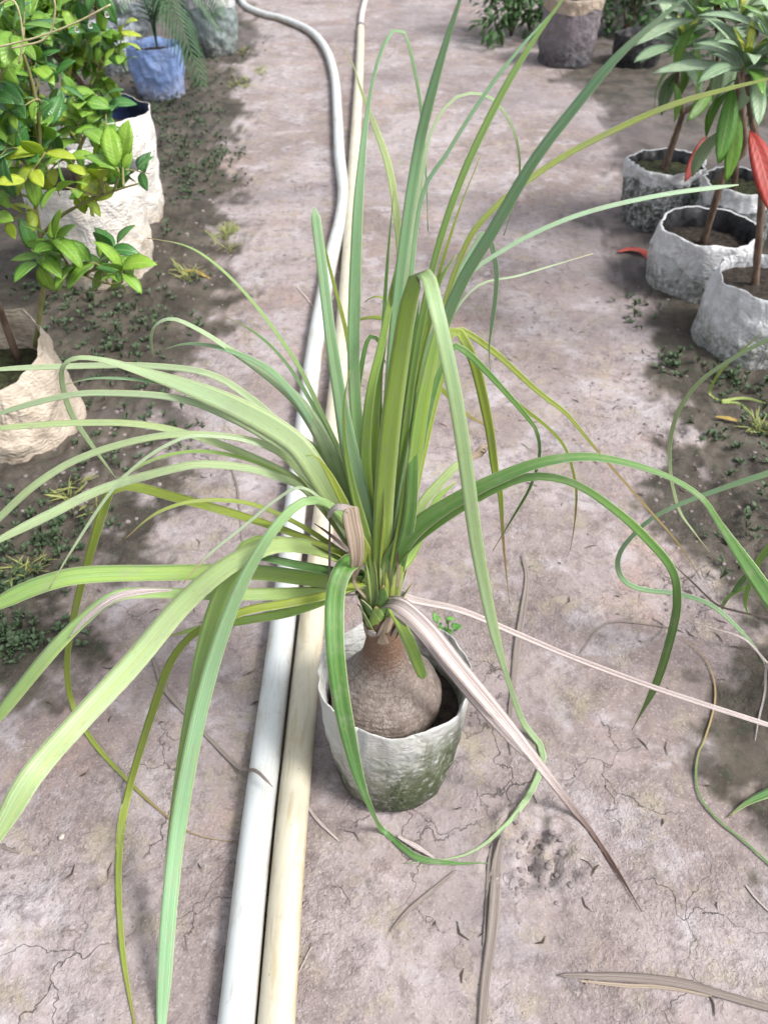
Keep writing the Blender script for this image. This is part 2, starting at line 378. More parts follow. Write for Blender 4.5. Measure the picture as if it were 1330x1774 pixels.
def mat_bulb():
    m = M('caudex_bark'); P = m.obj(); sp = m.n('ShaderNodeSeparateXYZ'); m.set(sp, '0', P)
    n1 = m.noise(P, 16, 5, .65, .5); n2 = m.noise(P, 70, 5, .7); nv = m.noise(m.mapping(P, (95, 95, 18)), 1.0, 4, .65)
    rg = m.n('ShaderNodeTexWave', wave_type='BANDS', bands_direction='Z'); m.set(rg, '0', P); m.set(rg, 'Scale', 38.0); m.set(rg, 'Distortion', 5.5); m.set(rg, 'Detail', 4.0); m.set(rg, 'Detail Scale', 2.2)
    c = m.mix(m.ramp(n1, .36, .64), (.19, .150, .128), (.31, .262, .235))
    c = m.mix(m.math('MULTIPLY', m.math('SUBTRACT', 1.0, m.ramp(rg.outputs[1], .05, .45)), .34), c, (.13, .095, .08))
    c = m.mix(m.math('MULTIPLY', m.ramp(nv, .50, .62), .55), c, (.11, .082, .068))
    c = m.mix(m.math('MULTIPLY', m.ramp(n2, .54, .70), .45), c, (.42, .36, .32))
    nk = m.ramp(m.math('ADD', sp.outputs[2], m.math('MULTIPLY', m.math('SUBTRACT', n1, .5), .08)), .285, .335)
    c = m.mix(m.math('MULTIPLY', nk, .75), c, (.175, .088, .048))
    lowz = m.math('SUBTRACT', 1.0, m.ramp(m.math('ADD', sp.outputs[2], m.math('MULTIPLY', m.math('SUBTRACT', n2, .5), .05)), .195, .225))
    c = m.mix(m.math('MULTIPLY', lowz, .5), c, (.09, .065, .045))
    vc = m.n('ShaderNodeTexVoronoi', feature='DISTANCE_TO_EDGE'); m.set(vc, 'Vector', m.mapping(P, (1, 1, .55))); m.set(vc, 'Scale', 170.0)
    crk = m.math('MULTIPLY', m.math('SUBTRACT', 1.0, m.ramp(vc.outputs[0], .02, .12)), m.ramp(n1, .40, .56))
    c = m.mix(m.math('MULTIPLY', crk, .28), c, (.09, .068, .055))
    hg = m.math('ADD', m.math('ADD', m.math('MULTIPLY', rg.outputs[1], .22), nv), m.math('MULTIPLY', n2, .7))
    return m.bsdf(c, .82, .28, m.bump(m.math('SUBTRACT', hg, m.math('MULTIPLY', crk, .3)), .003, .9))

MT = dict(
    ground=mat_ground(),
    pipe_a=mat_pipe('white_pvc', (.54, .57, .57), (.42, .40, .33), .45),
    pipe_b=mat_pipe('cream_pvc', (.54, .50, .39), (.41, .33, .20), .7),
    clamp=mat_plain('dark_clamp', (.08, .08, .09), (.15, .15, .16), 40, .6),
    blade=mat_blade('palm_leaf', (.38, .56, .05), (.20, .40, .09), (.38, .57, .25), (.46, .60, .08), (.46, .33, .16)),
    blade_sheen=mat_blade('palm_leaf_sheen', (.32, .54, .06), (.19, .42, .22), (.42, .62, .45), (.32, .52, .12), (.46, .34, .18), .32, .22),  # bluish mint tones paint the sky's sheen into the leaf colour
    blade_dark=mat_blade('palm_leaf_deep_green', (.10, .26, .03), (.040, .15, .035), (.15, .33, .12), (.22, .37, .07), (.38, .27, .12), .32, .22),
    blade_olive=mat_blade('palm_leaf_olive', (.36, .48, .05), (.30, .43, .045), (.38, .50, .10), (.46, .50, .09), (.38, .28, .12), .42, .36),
    blade_pale=mat_blade('palm_leaf_pale', (.42, .58, .06), (.36, .53, .24), (.54, .66, .42), (.50, .58, .19), (.55, .44, .26), .34, .28),  # yellow-green base; paler tones hold sky sheen in the colour
    blade_fold=mat_blade('palm_leaf_folded', (.38, .58, .03), (.40, .58, .33), (.54, .68, .46), (.42, .56, .12), (.50, .38, .2), .34, .3, .3, .27, .33),  # mint beyond the fold paints sky sheen into the colour
    straw=mat_straw('dead_palm_leaf', (.33, .24, .215), (.80, .72, .70), (.13, .075, .06)),
    strawb=mat_straw('brown_dead_leaf', (.36, .25, .17), (.62, .52, .42), (.15, .08, .05)),
    greystraw=mat_straw('grey_dead_leaf', (.20, .165, .14), (.36, .31, .28), (.10, .075, .06)),
    bulb=mat_bulb(),
    soil=mat_plain('potting_soil', (.018, .014, .011), (.055, .043, .034), 60, .95, .010),
    soil_moss=mat_plain('mossy_potting_soil', (.025, .023, .014), (.065, .075, .032), 45, .95, .010),
    bag_main=mat_bag('weathered_white_bag', (.55, .555, .54), (.36, .345, .30), (.20, .19, .13), (.060, .080, .032), 0, .62, .16, .55),
    bag_beige=mat_bag('beige_woven_bag', (.56, .485, .40), (.40, .325, .25), (.24, .19, .145), None, .12, .75, .06, .6),
    bag_white=mat_bag('clean_white_bag', (.70, .69, .67), (.56, .50, .42), (.46, .38, .29), None, .15, .55, .12, .5),
    bag_whiteb=mat_bag('creamy_white_bag', (.70, .68, .65), (.58, .50, .40), (.50, .41, .30), None, .15, .55, .20, .45),
    bag_navy=mat_plain('navy_bag_lining', (.012, .022, .075), (.03, .05, .14), 25, .45, .004, .5),
    bag_blue=mat_bag('blue_plastic_bag', (.22, .33, .62), (.35, .42, .60), (.34, .32, .33), None, 0, .4, .10, .5),
    bag_grey=mat_bag('grey_plastic_bag', (.30, .34, .37), (.20, .22, .22), (.12, .12, .11), None, 0, .42, .12, .6),
    bag_teal=mat_bag('grey_green_plastic_bag', (.24, .29, .29), (.13, .16, .15), (.09, .085, .075), None, 0, .36, .12, .6),
    bag_charcoal=mat_bag('charcoal_plastic_bag', (.16, .14, .155), (.24, .21, .21), (.045, .05, .055), None, 0, .45, .14, .5),
    bag_mottled=mat_bag('black_white_bag', (.60, .62, .64), (.12, .13, .12), (.045, .055, .040), None, 0, .45, .36, .75),
    bag_dingy=mat_bag('dingy_white_bag', (.60, .61, .63), (.36, .365, .35), (.20, .205, .18), None, 0, .5, .15, .6),
    bag_cuff=mat_bag('white_plastic_cuff', (.76, .77, .80), (.50, .50, .52), (.5, .5, .5), None, 0, .42, -.5, .45),
    bag_black=mat_plain('black_bag_lining', (.010, .010, .012), (.04, .04, .043), 30, .4, .004, .5),
    tan=mat_bag('tan_cuff', (.46, .36, .27), (.33, .26, .20), (.3, .25, .2), None, .2, .7, -.5, .5),
    citrus=mat_leaf('citrus_leaf', (.15, .35, .05), (.29, .49, .06), (.44, .58, .16), .36, .36),
    citrus_old=mat_leaf('citrus_leaf_mature', (.045, .17, .045), (.10, .27, .055), (.25, .40, .14), .30, .24),
    citrus_new=mat_leaf('citrus_leaf_new', (.40, .55, .04), (.55, .64, .07), (.58, .66, .22), .40, .42),
    rosette=mat_leaf('lance_leaf', (.20, .32, .18), (.33, .44, .28), (.40, .46, .30), .48, .18),
    rosette_b=mat_leaf('lance_leaf_bright', (.09, .26, .04), (.18, .36, .06), (.33, .45, .14), .42, .34),
    rosette_new=mat_leaf('lance_leaf_young', (.42, .50, .05), (.55, .56, .10), (.6, .6, .25), .45, .34),
    red=mat_leaf('red_leaf', (.45, .045, .04), (.58, .11, .10), (.68, .25, .20), .45, .34),
    fallen=mat_leaf('fallen_leaf', (.40, .28, .07), (.52, .42, .12), (.45, .35, .15), .6, .2),
    frond=mat_leaf('seedling_frond', (.040, .110, .045), (.075, .17, .07), (.13, .22, .10), .35, .2),
    shrub=mat_leaf('shrub_leaf', (.030, .085, .030), (.065, .15, .040), (.10, .2, .06), .45, .2),
    weed=mat_leaf('weed_leaf', (.040, .080, .042), (.085, .135, .060), (.12, .17, .09), .5, .2),
    weedb=mat_leaf('weed_bright', (.10, .34, .06), (.18, .44, .09), (.3, .5, .15), .45, .3),
    grass=mat_leaf('dry_grass', (.22, .28, .07), (.36, .36, .13), (.3, .33, .12), .6, .2),
    bark=mat_plain('brown_bark', (.085, .055, .040), (.17, .12, .09), 45, .85, .004, .25, (1, 1, .35)),
    barkg=mat_plain('green_bark', (.15, .16, .05), (.25, .23, .10), 45, .7, .003, .3, (1, 1, .35)),
    twig=mat_plain('pale_twig', (.36, .32, .16), (.46, .44, .26), 60, .6, .002),
    stone=mat_plain('pale_stone', (.36, .33, .29), (.50, .46, .42), 40, .85, .003),
    mud=mat_plain('mud_clod', (.15, .124, .118), (.29, .25, .245), 50, .95, .006),
)

# ------------------------------------------------------------------ ground sheet
nx, ny = len(gx), len(gy)
gm = bpy.data.meshes.new('ground'); gm.vertices.add(nx * ny)
gm.vertices.foreach_set('co', np.stack([XX, YY, ZZ], -1).astype(np.float32).ravel())
ii, jj = np.meshgrid(np.arange(nx - 1), np.arange(ny - 1)); a = (jj * nx + ii).ravel()
q = np.stack([a, a + 1, a + nx + 1, a + nx], 1).astype(np.int32)
gm.loops.add(q.size); gm.loops.foreach_set('vertex_index', q.ravel()); gm.polygons.add(len(q))
gm.polygons.foreach_set('loop_start', np.arange(0, q.size, 4, dtype=np.int32)); gm.update(calc_edges=True)
l_, r_ = path_edges(YY); wob = .26 * fbm(XX, YY, 2.6, 4, 40) + .22 * fbm(XX, YY, 11, 4, 44, .65)
soil = np.clip((np.maximum(l_ - XX, XX - r_) + wob + .075) / .15, 0, 1); soil = soil * soil * (3 - 2 * soil)
at = gm.attributes.new('soil', 'FLOAT', 'POINT'); at.data.foreach_set('value', soil.astype(np.float32).ravel())
tag(link('ground', gm, MT['ground']), 'trodden pinkish grey mud path with damp soil borders', None, kind='structure')

# ------------------------------------------------------------------ water pipes
PR = .0290
def pipe_pts(px, r, n):
    P = [G(x, y, r) for x, y in px]
    Q = spline(P, n)
    for p in Q: p.z = r - .004 + .35 * gz(p.x, p.y)
    return Q
def hollow(P, r, name, mat, parent=None, sides=28):
    V, F_, L = tube(P, r, sides, False); n = len(P)
    V2, F2, L2 = tube(P, r * .86, sides, False)
    o = len(V); V += V2; F_ += [tuple(reversed([i + o for i in f])) for f in F2]
    for e, rev in ((0, True), ((n - 1) * sides, False)):
        for j in range(sides):
            j2 = (j + 1) % sides; f = (e + j, e + j2, o + e + j2, o + e + j)
            F_.append(tuple(reversed(f)) if rev else f)
    return link(name, mesh(name, V, F_, L + L2), mat, parent)
pa = hollow(pipe_pts([(372, 2100), (409, 1774), (437, 1498), (463, 1290), (489, 1085), (518, 820), (547, 590), (573, 450), (590, 380), (595, 330), (588, 270), (585, 205), (579, 130), (563, 82), (535, 52), (490, 33), (450, 22), (420, 4), (412, -40), (425, -70)], PR, 170), PR, 'water_pipe', MT['pipe_a'])
tag(pa, 'white plastic pipe that curls away to the side at its far end', 'pipe', 'water pipes lying along the path')
pbp = pipe_pts([(452, 2100), (478, 1774), (499, 1498), (518, 1290), (539, 1085), (569, 820), (593, 590), (604, 450), (611, 320), (618, 200), (623, 110), (625, 46)], PR, 130)
pb = hollow(pbp, PR, 'water_pipe', MT['pipe_b'])
tag(pb, 'cream plastic pipe with muddy side, running straight beside the white pipe', 'pipe', 'water pipes lying along the path')
hp = spline([pbp[-2] + Vector((0, 0, -.006))] + [G(x, y, .024) for x, y in ((626, 30), (629, 14), (634, -8), (634, -25), (632, -45))], 40)
V, F_, L = tube(hp, .0235, 20)
hs = link('hose', mesh('hose', V, F_, L), mat_plain('pinkish_hose', (.52, .45, .43), (.62, .56, .54), 20, .5), pb)
V, F_, L = tube([pbp[-1] + Vector((0, .004, 0)) + (pbp[-1] - pbp[-2]).normalized() * d for d in (-.03, -.028, .018, .02)], [.030, .0335, .0335, .030], 24)
link('clamp', mesh('clamp', V, F_, L), MT['clamp'], pb)

# ------------------------------------------------------------------ grow bags
def bag(loc, rb, rt, h, mats, label, group=None, cuff=0.0, tilt=(0, 0), wr=.010, seed=0, soil_drop=.05, lining=None, dip=0.0, dip_ang=0.0, n=110, sink=.006, ripple=.012, soilmat='soil', crumple=1.3):
    root = empty('grow_bag', loc, label, 'grow bag', group)
    def fn(p, a, t, r, z):
        c, s_ = math.cos(a), math.sin(a)
        k = max(0, z) / h
        q = Vector((c * 2.4, s_ * 2.4, z * 9 + seed * 7.7))
        d = wr * (noise.noise(q) * 1.0 + .6 * noise.noise(q * 2.3) + .12 * noise.noise(Vector((c * 9, s_ * 9, z * 12 + seed))))
        q3 = Vector((c * 3.1 + seed, s_ * 3.1, z * 13 + s_ * 3))
        d += wr * crumple * (.32 - abs(noise.noise(q3)) - .5 * abs(noise.noise(q3 * 2.1)))
        fade = min(1, r / (rb * .9))
        rr = r + d * fade * (1 if z > .012 else .4)
        up = (ripple * noise.noise(Vector((c * 2.1 + seed, s_ * 2.1, 3.3))) + .15 * ripple * noise.noise(Vector((c * 6, s_ * 6, seed)))) * k ** 2
        if dip: up -= dip * max(0, math.cos(a - dip_ang)) ** 2 * k ** 2
        return Vector((rr * c, rr * s_, z + up - sink))
    prof = [(0.001, .004), (rb * .55, .001), (rb * .85, 0), (rb * .97, .006), (rb * 1.0, .018)]
    m_ = 34
    for i in range(1, m_ + 1):
        t = i / m_; bulge = .35 * wr * math.sin(math.pi * t) * 2
        prof.append((rb + (rt - rb) * t + bulge, .018 + (h - .018) * t))
    prof += [(rt - .0012, h + .0012), (rt - .0026, h + .0005)]
    V, F_ = lathe(prof, n, fn)
    bw_ = link('bag_wall', mesh('bag_wall', V, F_), MT[mats], root)
    prof2 = [(rt - .0026, h + .0005)] + [(rt - .008 + (rb - rt) * (.5 * i / 6), h - (soil_drop + .06) * i / 6) for i in range(1, 7)]
    V, F_ = lathe(prof2, n, fn)
    link('bag_lining', mesh('bag_lining', V, F_), MT[lining or mats], root)
    zs = h - soil_drop - dip * .6
    rs = rt - (rt - rb) * (soil_drop + dip * .6) / h - .0035
    prof3 = [(rs * i / 14, zs + .012 * math.cos(i / 14 * 1.5)) for i in range(0, 15)]; prof3[0] = (.0005, zs + .012)
    def fs(p, a, t, r, z):
        p.z += .010 * noise.noise(Vector((p.x * 30, p.y * 30, seed))) + .006 * noise.noise(Vector((p.x * 80, p.y * 80, seed))) - sink; return p
    V, F_ = lathe(prof3, 48, fs)
    link('soil', mesh('soil', V, F_), MT[soilmat], root)
    if cuff:
        pc = [(rt - .004, h + .002), (rt + .002, h + .004), (rt + .006, h + .001)] + [(rt + .007 + (rb - rt) * .3 * i / 6 + .003 * i / 6, h - cuff * i / 6) for i in range(1, 7)]
        def fc(p, a, t, r, z):
            q = fn(p, a, t, r, z); lowk = max(0, (h - z) / cuff)
            q.z -= lowk * cuff * .45 * noise.noise(Vector((math.cos(a) * 1.7, math.sin(a) * 1.7, seed + 5)))
            e = 1 + .04 * lowk * noise.noise(Vector((math.cos(a) * 5, math.sin(a) * 5, seed + 9))); q.x *= e; q.y *= e; return q
        V, F_ = lathe(pc, n, fc)
        link('cuff', mesh('cuff', V, F_), MT['bag_cuff' if mats not in ('bag_charcoal',) else 'tan'], root)
    for ch in root.children: ch.matrix_parent_inverse = Matrix.Identity(4)
    root.rotation_euler = (R(tilt[0]), R(tilt[1]), 0)
    return root
# pot of the big palm, leaning slightly away
B0 = G(678, 1326)
TILT = 8.5
main_bag = bag(B0, .108, .138, .268, 'bag_main', 'weathered white grow bag with green algae holding the big palm', None, 0, (-TILT, 1.2), .005, 3, .078, None, .016, R(-85), 120, .004, .012, crumple=.8)
LB = 'grow bags standing along the path'
BFL = G(30, 742); BB = G(182, 470); BA = Vector((-1.20, 3.45, 0)); BBL = G(282, 168)
bag(BFL, .195, .145, .325, 'bag_beige', 'slumped beige woven grow bag with sagging front rim', LB, 0, (3, 4), .016, 11, .09, None, .085, R(-75), ripple=.016, soilmat='soil_moss', crumple=.5)
bag(BB, .19, .215, .40, 'bag_whiteb', 'cream white grow bag between the beige bag and the navy lined bag', LB, 0, (0, 0), .013, 12, .05, crumple=.45)
bag(BA, .20, .215, .46, 'bag_white', 'tall white grow bag with navy blue lining', LB, 0, (0, 2), .013, 13, .10, 'bag_navy', crumple=.45)
bag(BBL, .135, .165, .30, 'bag_blue', 'blue plastic grow bag under the drooping palm fronds', LB, 0, (0, 0), .012, 14)
bag(G(205, 128), .14, .16, .30, 'bag_grey', 'grey plastic grow bag touching the blue bag, leafy sprig above it', LB, 0, (0, 0), .014, 15)
bag(G(232, 68), .16, .18, .34, 'bag_grey', 'pale grey grow bag behind the blue bag', LB, .06, (0, 0), .014, 16)
bag(G(372, 92), .165, .19, .40, 'bag_teal', 'glossy grey green grow bag beside the curled end of the white pipe', LB, .08, (0, 0), .016, 17)
bag(G(978, 108), .185, .195, .41, 'bag_charcoal', 'charcoal plastic grow bag with tan cuff among dark shrubs', LB, .07, (0, 0), .010, 18)
bag(G(1098, 112), .15, .17, .20, 'bag_black', 'low black grow bag under the dark shrub', LB, 0, (0, 0), .010, 28)
BR1 = Vector((1.20, 3.40, 0)); BR2 = Vector((1.20, 2.80, 0)); BR2B = Vector((1.43, 3.14, 0)); BR3 = Vector((1.27, 2.36, 0))
bag(BR1, .135, .155, .265, 'bag_mottled', 'black and white mottled grow bag with rolled white cuff, standing alone', LB, .055, (0, 0), .016, 21, .04, 'bag_black', soilmat='soil_moss')
bag(BR2, .175, .175, .235, 'bag_dingy', 'squat white grow bag with open black mouth, between two other bags', LB, .09, (0, 0), .011, 22, .07, 'bag_black', crumple=.9)
bag(BR2B, .14, .145, .28, 'bag_mottled', 'dark grow bag with white cuff tucked behind the squat white bag', LB, .06, (0, 0), .013, 23, .04, 'bag_black', soilmat='soil_moss')
bag(BR3, .195, .172, .255, 'bag_dingy', 'dirty grey white grow bag with wide rim nearest the weeds', LB, .0, (0, 0), .012, 24, .045, crumple=.9)

# ------------------------------------------------------------------ the ponytail palm
palm = empty('ponytail_palm', B0 + Vector((0, 0, .2)), 'large ponytail palm with swollen woody base and long strap leaves', 'palm')
axis_q = Quaternion((1, 0, 0), R(-TILT)) @ Quaternion((0, 1, 0), R(-3.0))
bp = [(.001, .12), (.05, .125), (.085, .15), (.098, .185), (.101, .210), (.094, .232), (.081, .252), (.064, .271), (.050, .288), (.041, .304), (.035, .320), (.031, .335), (.0275, .352), (.027, .37), (.028, .39), (.027, .408), (.022, .425), (.012, .437), (.001, .44)]
A = np.array(bp); tt = np.linspace(0, len(bp) - 1, 60)
bp = list(zip(np.interp(tt, range(len(bp)), A[:, 0]), np.interp(tt, range(len(bp)), A[:, 1])))
def fb(p, a, t, r, z):
    k = 1 + .05 * noise.noise(Vector((math.cos(a) * 1.5, math.sin(a) * 1.5, z * 14))) + .018 * noise.noise(Vector((math.cos(a) * 6, math.sin(a) * 6, z * 60)))
    ring = .0005 * math.sin(z * 420 + 2.5 * noise.noise(Vector((p.x * 20, p.y * 20, 0)))) * (1 if z < .40 else 0)
    return Vector((p.x * k + math.cos(a) * ring, p.y * k + math.sin(a) * ring, z))
V, F_ = lathe(bp, 72, fb)
bm_ = link('caudex', mesh('caudex', V, F_), MT['bulb'])
bm_.location = B0; bm_.rotation_mode = 'QUATERNION'; bm_.rotation_quaternion = axis_q
bm_.parent = palm; bm_.matrix_parent_inverse = Matrix.Translation(palm.location).inverted()
CROWN = B0 + axis_q @ Vector((0, 0, .415))
Y0 = CROWN.y

def resolve(pts, Ys):
    A = np.array([(p[0], p[1]) if not isinstance(p, Vector) else (np.nan, np.nan) for p in pts], float)
    per = len(Ys) == len(pts)
    ok = [i for i in range(len(pts)) if not np.isnan(A[i, 0])]
    B = A[ok]; L = np.r_[0, np.cumsum(np.hypot(*np.diff(B, axis=0).T))]; L /= L[-1]
    out = []; k = 0
    for i, p in enumerate(pts):
        if isinstance(p, Vector): out.append(p); continue
        y = Ys[i] if per else key(Ys, L[k]); k += 1
        g = on(p[0], p[1], .005)
        if y is None: out.append(g); continue
        q = PY(p[0], p[1], y)
        out.append(q if q.z > g.z and y < g.y + .2 and q.z > gz(q.x, q.y) + .005 else g)
    return out
leaf_n = [0]
def blade(parent, pts, Ys, Wpx, mat='blade', roll=None, col=(.2, .06, 0), fold=.34, name='leaf', n=None, taper=.10, tip=.12):
    leaf_n[0] += 1; sd_ = leaf_n[0]; rnd = random.Random(sd_ * 13 + 5)
    P3 = resolve(pts, Ys); n = n or min(64, 10 + 6 * len(pts))
    P = spline(P3, n); W = []
    for i, p in enumerate(P):
        t = i / (n - 1)
        wpx = key(Wpx, t) * (.42 if max(Wpx) > 18 and name == 'leaf' else .5) * depth(p) / F
        e = 1.0
        if t > 1 - tip: e = max(.06, ((1 - t) / tip) ** .7)
        W.append(max(wpx * e, .0006))
    if roll is None:
        a0 = rnd.uniform(-32, 32); roll = (a0, a0 + rnd.uniform(-22, 22), a0 + rnd.uniform(-30, 30))
    # widen a rolled blade so that its visible width stays right
    for i in range(n):
        W[i] /= max(.55, math.cos(R(key(roll, i / (n - 1)))))
    V, F_, L = ribbon(P, W, roll, fold, .0008, None, sd_)
    for v in V:
        if v.z < .10:
            z0 = gz(v.x, v.y) + .0025
            if v.z < z0: v.z = z0
    o = link(name, mesh(name, V, F_, L), MT[mat], parent); o.color = (*col, 1)
    return o
def b(pts, Ys, *a, **k):
    x, y_ = pts[0][:2]
    if len(Ys) and 600 < x < 700 and y_ > 965 and y_ < 1020 and k.get('name', 'leaf') == 'leaf':
        up = axis_q @ Vector((0, 0, 1)); q = PY(x, y_, Y0); rad = q - CROWN; rad = rad - up * rad.dot(up)
        st = CROWN - up * .030 + (rad.normalized() * min(.016, rad.length) if rad.length > 1e-4 else rad)
        Ys = [Ys[0]] + list(Ys) if len(Ys) == len(pts) else Ys
        return blade(palm, [st] + list(pts), Ys, *a, **k)
    return blade(palm, pts, Ys, *a, **k)
y = Y0
# --- upright and arching leaves at the back -------------------------------------------------
b([(652, 985), (640, 880), (622, 780), (612, 640), (614, 500), (622, 330), (640, 170), (662, 84), (688, 47), (703, 62), (716, 112), (728, 180), (735, 260), (739, 330), (741, 400)], (y, y + .03, y + .08, y + .16, y + .20), (22, 30, 28, 26, 25, 26, 22, 7, 7, 6, 4), 'blade_sheen', (8, 5, 10, -15, -10), (.15, .05, .05))
b([(648, 980), (625, 860), (598, 740), (575, 600), (560, 480), (550, 400), (544, 358)], (y, y - .02, y, y + .05), (22, 30, 36, 34, 28, 22, 20), 'blade_sheen', (-18, -12, -8), (.15, .0, .12), tip=.012)
b([(655, 980), (630, 840), (612, 680), (600, 580), (580, 500), (563, 430), (553, 372)], (y, y + .05, y + .10), (18, 22, 16, 9, 7), 'blade_olive', (30, 45, 40), (.2, .05, 0))
b([(640, 985), (625, 900), (600, 800), (585, 700), (572, 600), (555, 500)], (y, y + .03, y + .04), (18, 22, 20, 14), 'blade_dark', (20, 25, 30), (.2, .05, 0))
# dry tipped leaf leaning left behind
b([(664, 970), (676, 800), (690, 620), (693, 470), (688, 387), (674, 293), (646, 210), (624, 152), (612, 112), (595, 86)], (y, y + .10, y + .22), (18, 20, 16, 13, 14, 16, 6), 'blade_pale', (20, 25, 10, -20), (.8, .08, .1))
# central leaf folding over towards the pot and trailing on the ground
b([(662, 985), (664, 880), (676, 740), (694, 610), (708, 525), (722, 481), (737, 474), (748, 505), (768, 590), (790, 700), (808, 820), (826, 950), (852, 1080), (880, 1180), (906, 1252), (930, 1285), (940, 1310), (930, 1350), (900, 1405), (850, 1455), (795, 1486), (700, 1497)],
  [y, y - .02, y - .05, y - .06, y - .07, y - .075, y - .10, y - .13, y - .16, y - .17, y - .16, y - .13, y - .07, y - .01, y + .01, None, None, None, None, None, None, None],
  (34, 38, 42, 44, 40, 33, 33, 32, 30, 27, 22, 12, 12, 14, 13, 9, 4), 'blade_fold', (5, 0, -6, -6, 8, 12, 10, 6, 0), (.15, .0, .06), n=84, fold=.12)
# tall right leaves running out of the top
b([(660, 985), (662, 860), (672, 720), (684, 560), (702, 400), (722, 270), (742, 180), (770, 80), (796, 0), (812, -60)], (y, y + .02, y + .03, y), (26, 32, 28, 24, 22, 22, 18), 'blade_sheen', (10, 6, 14), (.1, .0, .05))
b([(668, 985), (676, 820), (694, 640), (708, 480), (725, 340), (744, 235), (778, 178), (812, 162), (843, 166), (870, 190), (892, 234), (900, 285), (894, 340), (872, 408)], (y, y + .06, y + .16, y + .26), (22, 26, 26, 24, 22, 24, 16, 6, 6, 5, 3), 'blade_pale', (-10, -5, -20, 10, 20), (.0, .04, .25))
b([(670, 980), (684, 800), (702, 600), (727, 357), (776, 263), (840, 162), (900, 84), (968, 8), (990, -25)], (y, y + .08, y + .14), (18, 20, 14, 10, 9, 8, 8), 'blade_sheen', (20, 20, 10), (.1, .0, .05))
b([(676, 985), (694, 820), (716, 640), (750, 462), (795, 320), (852, 195), (912, 88), (973, 0), (1000, -40)], (y, y + .03, y + .08), (22, 26, 20, 16, 14, 16, 14), 'blade', (-15, -8, 5), (.25, .0, .02))
b([(680, 985), (705, 820), (742, 650), (790, 510), (852, 402), (922, 283), (994, 188), (1060, 108), (1103, 66), (1175, 5), (1230, -40)], (y, y + .02, y - .02, y - .05), (24, 30, 28, 26, 25, 25, 22, 20), 'blade_sheen', (12, 5, -8), (.15, .0, .05))
b([(684, 985), (712, 800), (750, 600), (800, 440), (852, 364), (958, 282), (1067, 224), (1175, 178), (1330, 137), (1400, 128)], (y, y + .04, y + .08, y + .06), (20, 22, 16, 12, 12, 12, 11), 'blade_olive', (20, 10, 18), (.7, .0, .1))
b([(682, 975), (705, 800), (740, 620), (790, 500), (872, 433), (994, 375), (1139, 339), (1279, 320)], (y, y + .10, y + .18), (14, 14, 10, 8, 8, 8), 'blade_sheen', (10, 0, 5), (.2, .02, .35), tip=.03)
b([(684, 970), (710, 800), (745, 630), (815, 505), (904, 476), (1027, 439)], (y, y + .12, y + .22), (10, 8, 6, 4, 3), 'blade_pale', (10, 0), (.2, .1, .5))
b([(672, 985), (696, 830), (736, 630), (788, 490), (826, 420), (838, 401), (850, 418), (860, 475), (855, 540), (847, 600), (849, 650)], (y, y + .06, y + .13, y + .15), (24, 32, 32, 28, 22, 11, 10, 8, 3), 'blade_sheen', (-14, -10, 0, 25, 20), (.1, .05, .25))
b([(684, 985), (704, 850), (722, 720), (755, 625), (784, 571), (800, 585), (824, 640), (847, 742), (857, 815), (866, 855), (872, 946), (882, 1046)], (y, y + .07, y + .16, y + .20), (24, 30, 24, 18, 20, 20, 17, 8, 4, 3), 'blade_olive', (10, 20, 15, 5), (.3, .28, 0))
b([(686, 985), (708, 850), (730, 710), (760, 610), (788, 570), (851, 606), (922, 670), (958, 699), (983, 719), (1041, 789), (1128, 888), (1175, 943), (1214, 1004)], (y, y + .08, y + .16, y + .18, y + .2), (20, 24, 15, 12, 12, 9, 5, 4, 4, 3), 'blade_olive', (20, 30, 10), (.7, .42, .05))
b([(690, 985), (715, 850), (745, 700), (775, 610), (800, 605), (850, 652), (912, 722), (930, 750), (934, 790), (919, 842), (886, 900), (853, 954)], (y, y + .07, y + .14, y + .14), (20, 22, 15, 14, 14, 11, 6, 6, 4), 'blade_dark', (20, 20, 30), (.3, .1, 0))
b([(690, 980), (720, 840), (755, 690), (785, 600), (830, 632), (885, 690), (951, 743), (980, 779), (994, 825), (998, 860), (994, 912), (987, 953)], (y, y + .09, y + .18, y + .18), (16, 18, 12, 10, 8, 5, 4, 3), 'blade_olive', (30, 25, 20), (.3, .2, 0))
b([(684, 985), (700, 900), (716, 798), (732, 690), (753, 592), (762, 520)], (y, y - .02, y), (22, 28, 32, 30, 20), 'blade', (22, 28, 20), (.3, .02, 0))
b([(676, 985), (690, 880), (704, 760), (722, 640), (742, 560), (760, 490), (790, 440)], (y, y + .04, y + .08), (20, 26, 26, 20, 14), 'blade', (-25, -20, -15), (.5, .02, 0))
b([(668, 985), (678, 880), (690, 790), (700, 690), (716, 600), (726, 520)], (y, y + .06, y + .10), (18, 26, 24, 18, 12), 'blade_dark', (15, 10, 5), (.1, .0, 0))
b([(650, 985), (640, 900), (632, 800), (640, 690), (662, 590), (684, 480), (700, 390)], (y, y - .01, y + .05), (22, 28, 28, 22, 16, 8), 'blade', (12, 10, 5), (.35, .02, 0))
b([(672, 985), (690, 760), (694, 610), (684, 540), (664, 517), (646, 514), (632, 523)], (y, y + .14, y + .24), (16, 18, 12, 11, 10, 7), 'blade_olive', (10, 20), (.4, .05, 0))
b([(676, 985), (700, 780), (702, 640), (688, 565), (658, 551), (625, 553), (596, 570)], (y, y + .15, y + .26), (16, 18, 12, 11, 10, 8), 'blade_olive', (10, 20), (.4, .1, 0))
b([(690, 980), (716, 840), (730, 690), (744, 648), (765, 674), (806, 716), (862, 748)], (y, y + .14, y + .24), (14, 16, 10, 8, 7, 4), 'blade_olive', (10, 20), (.4, .2, 0))
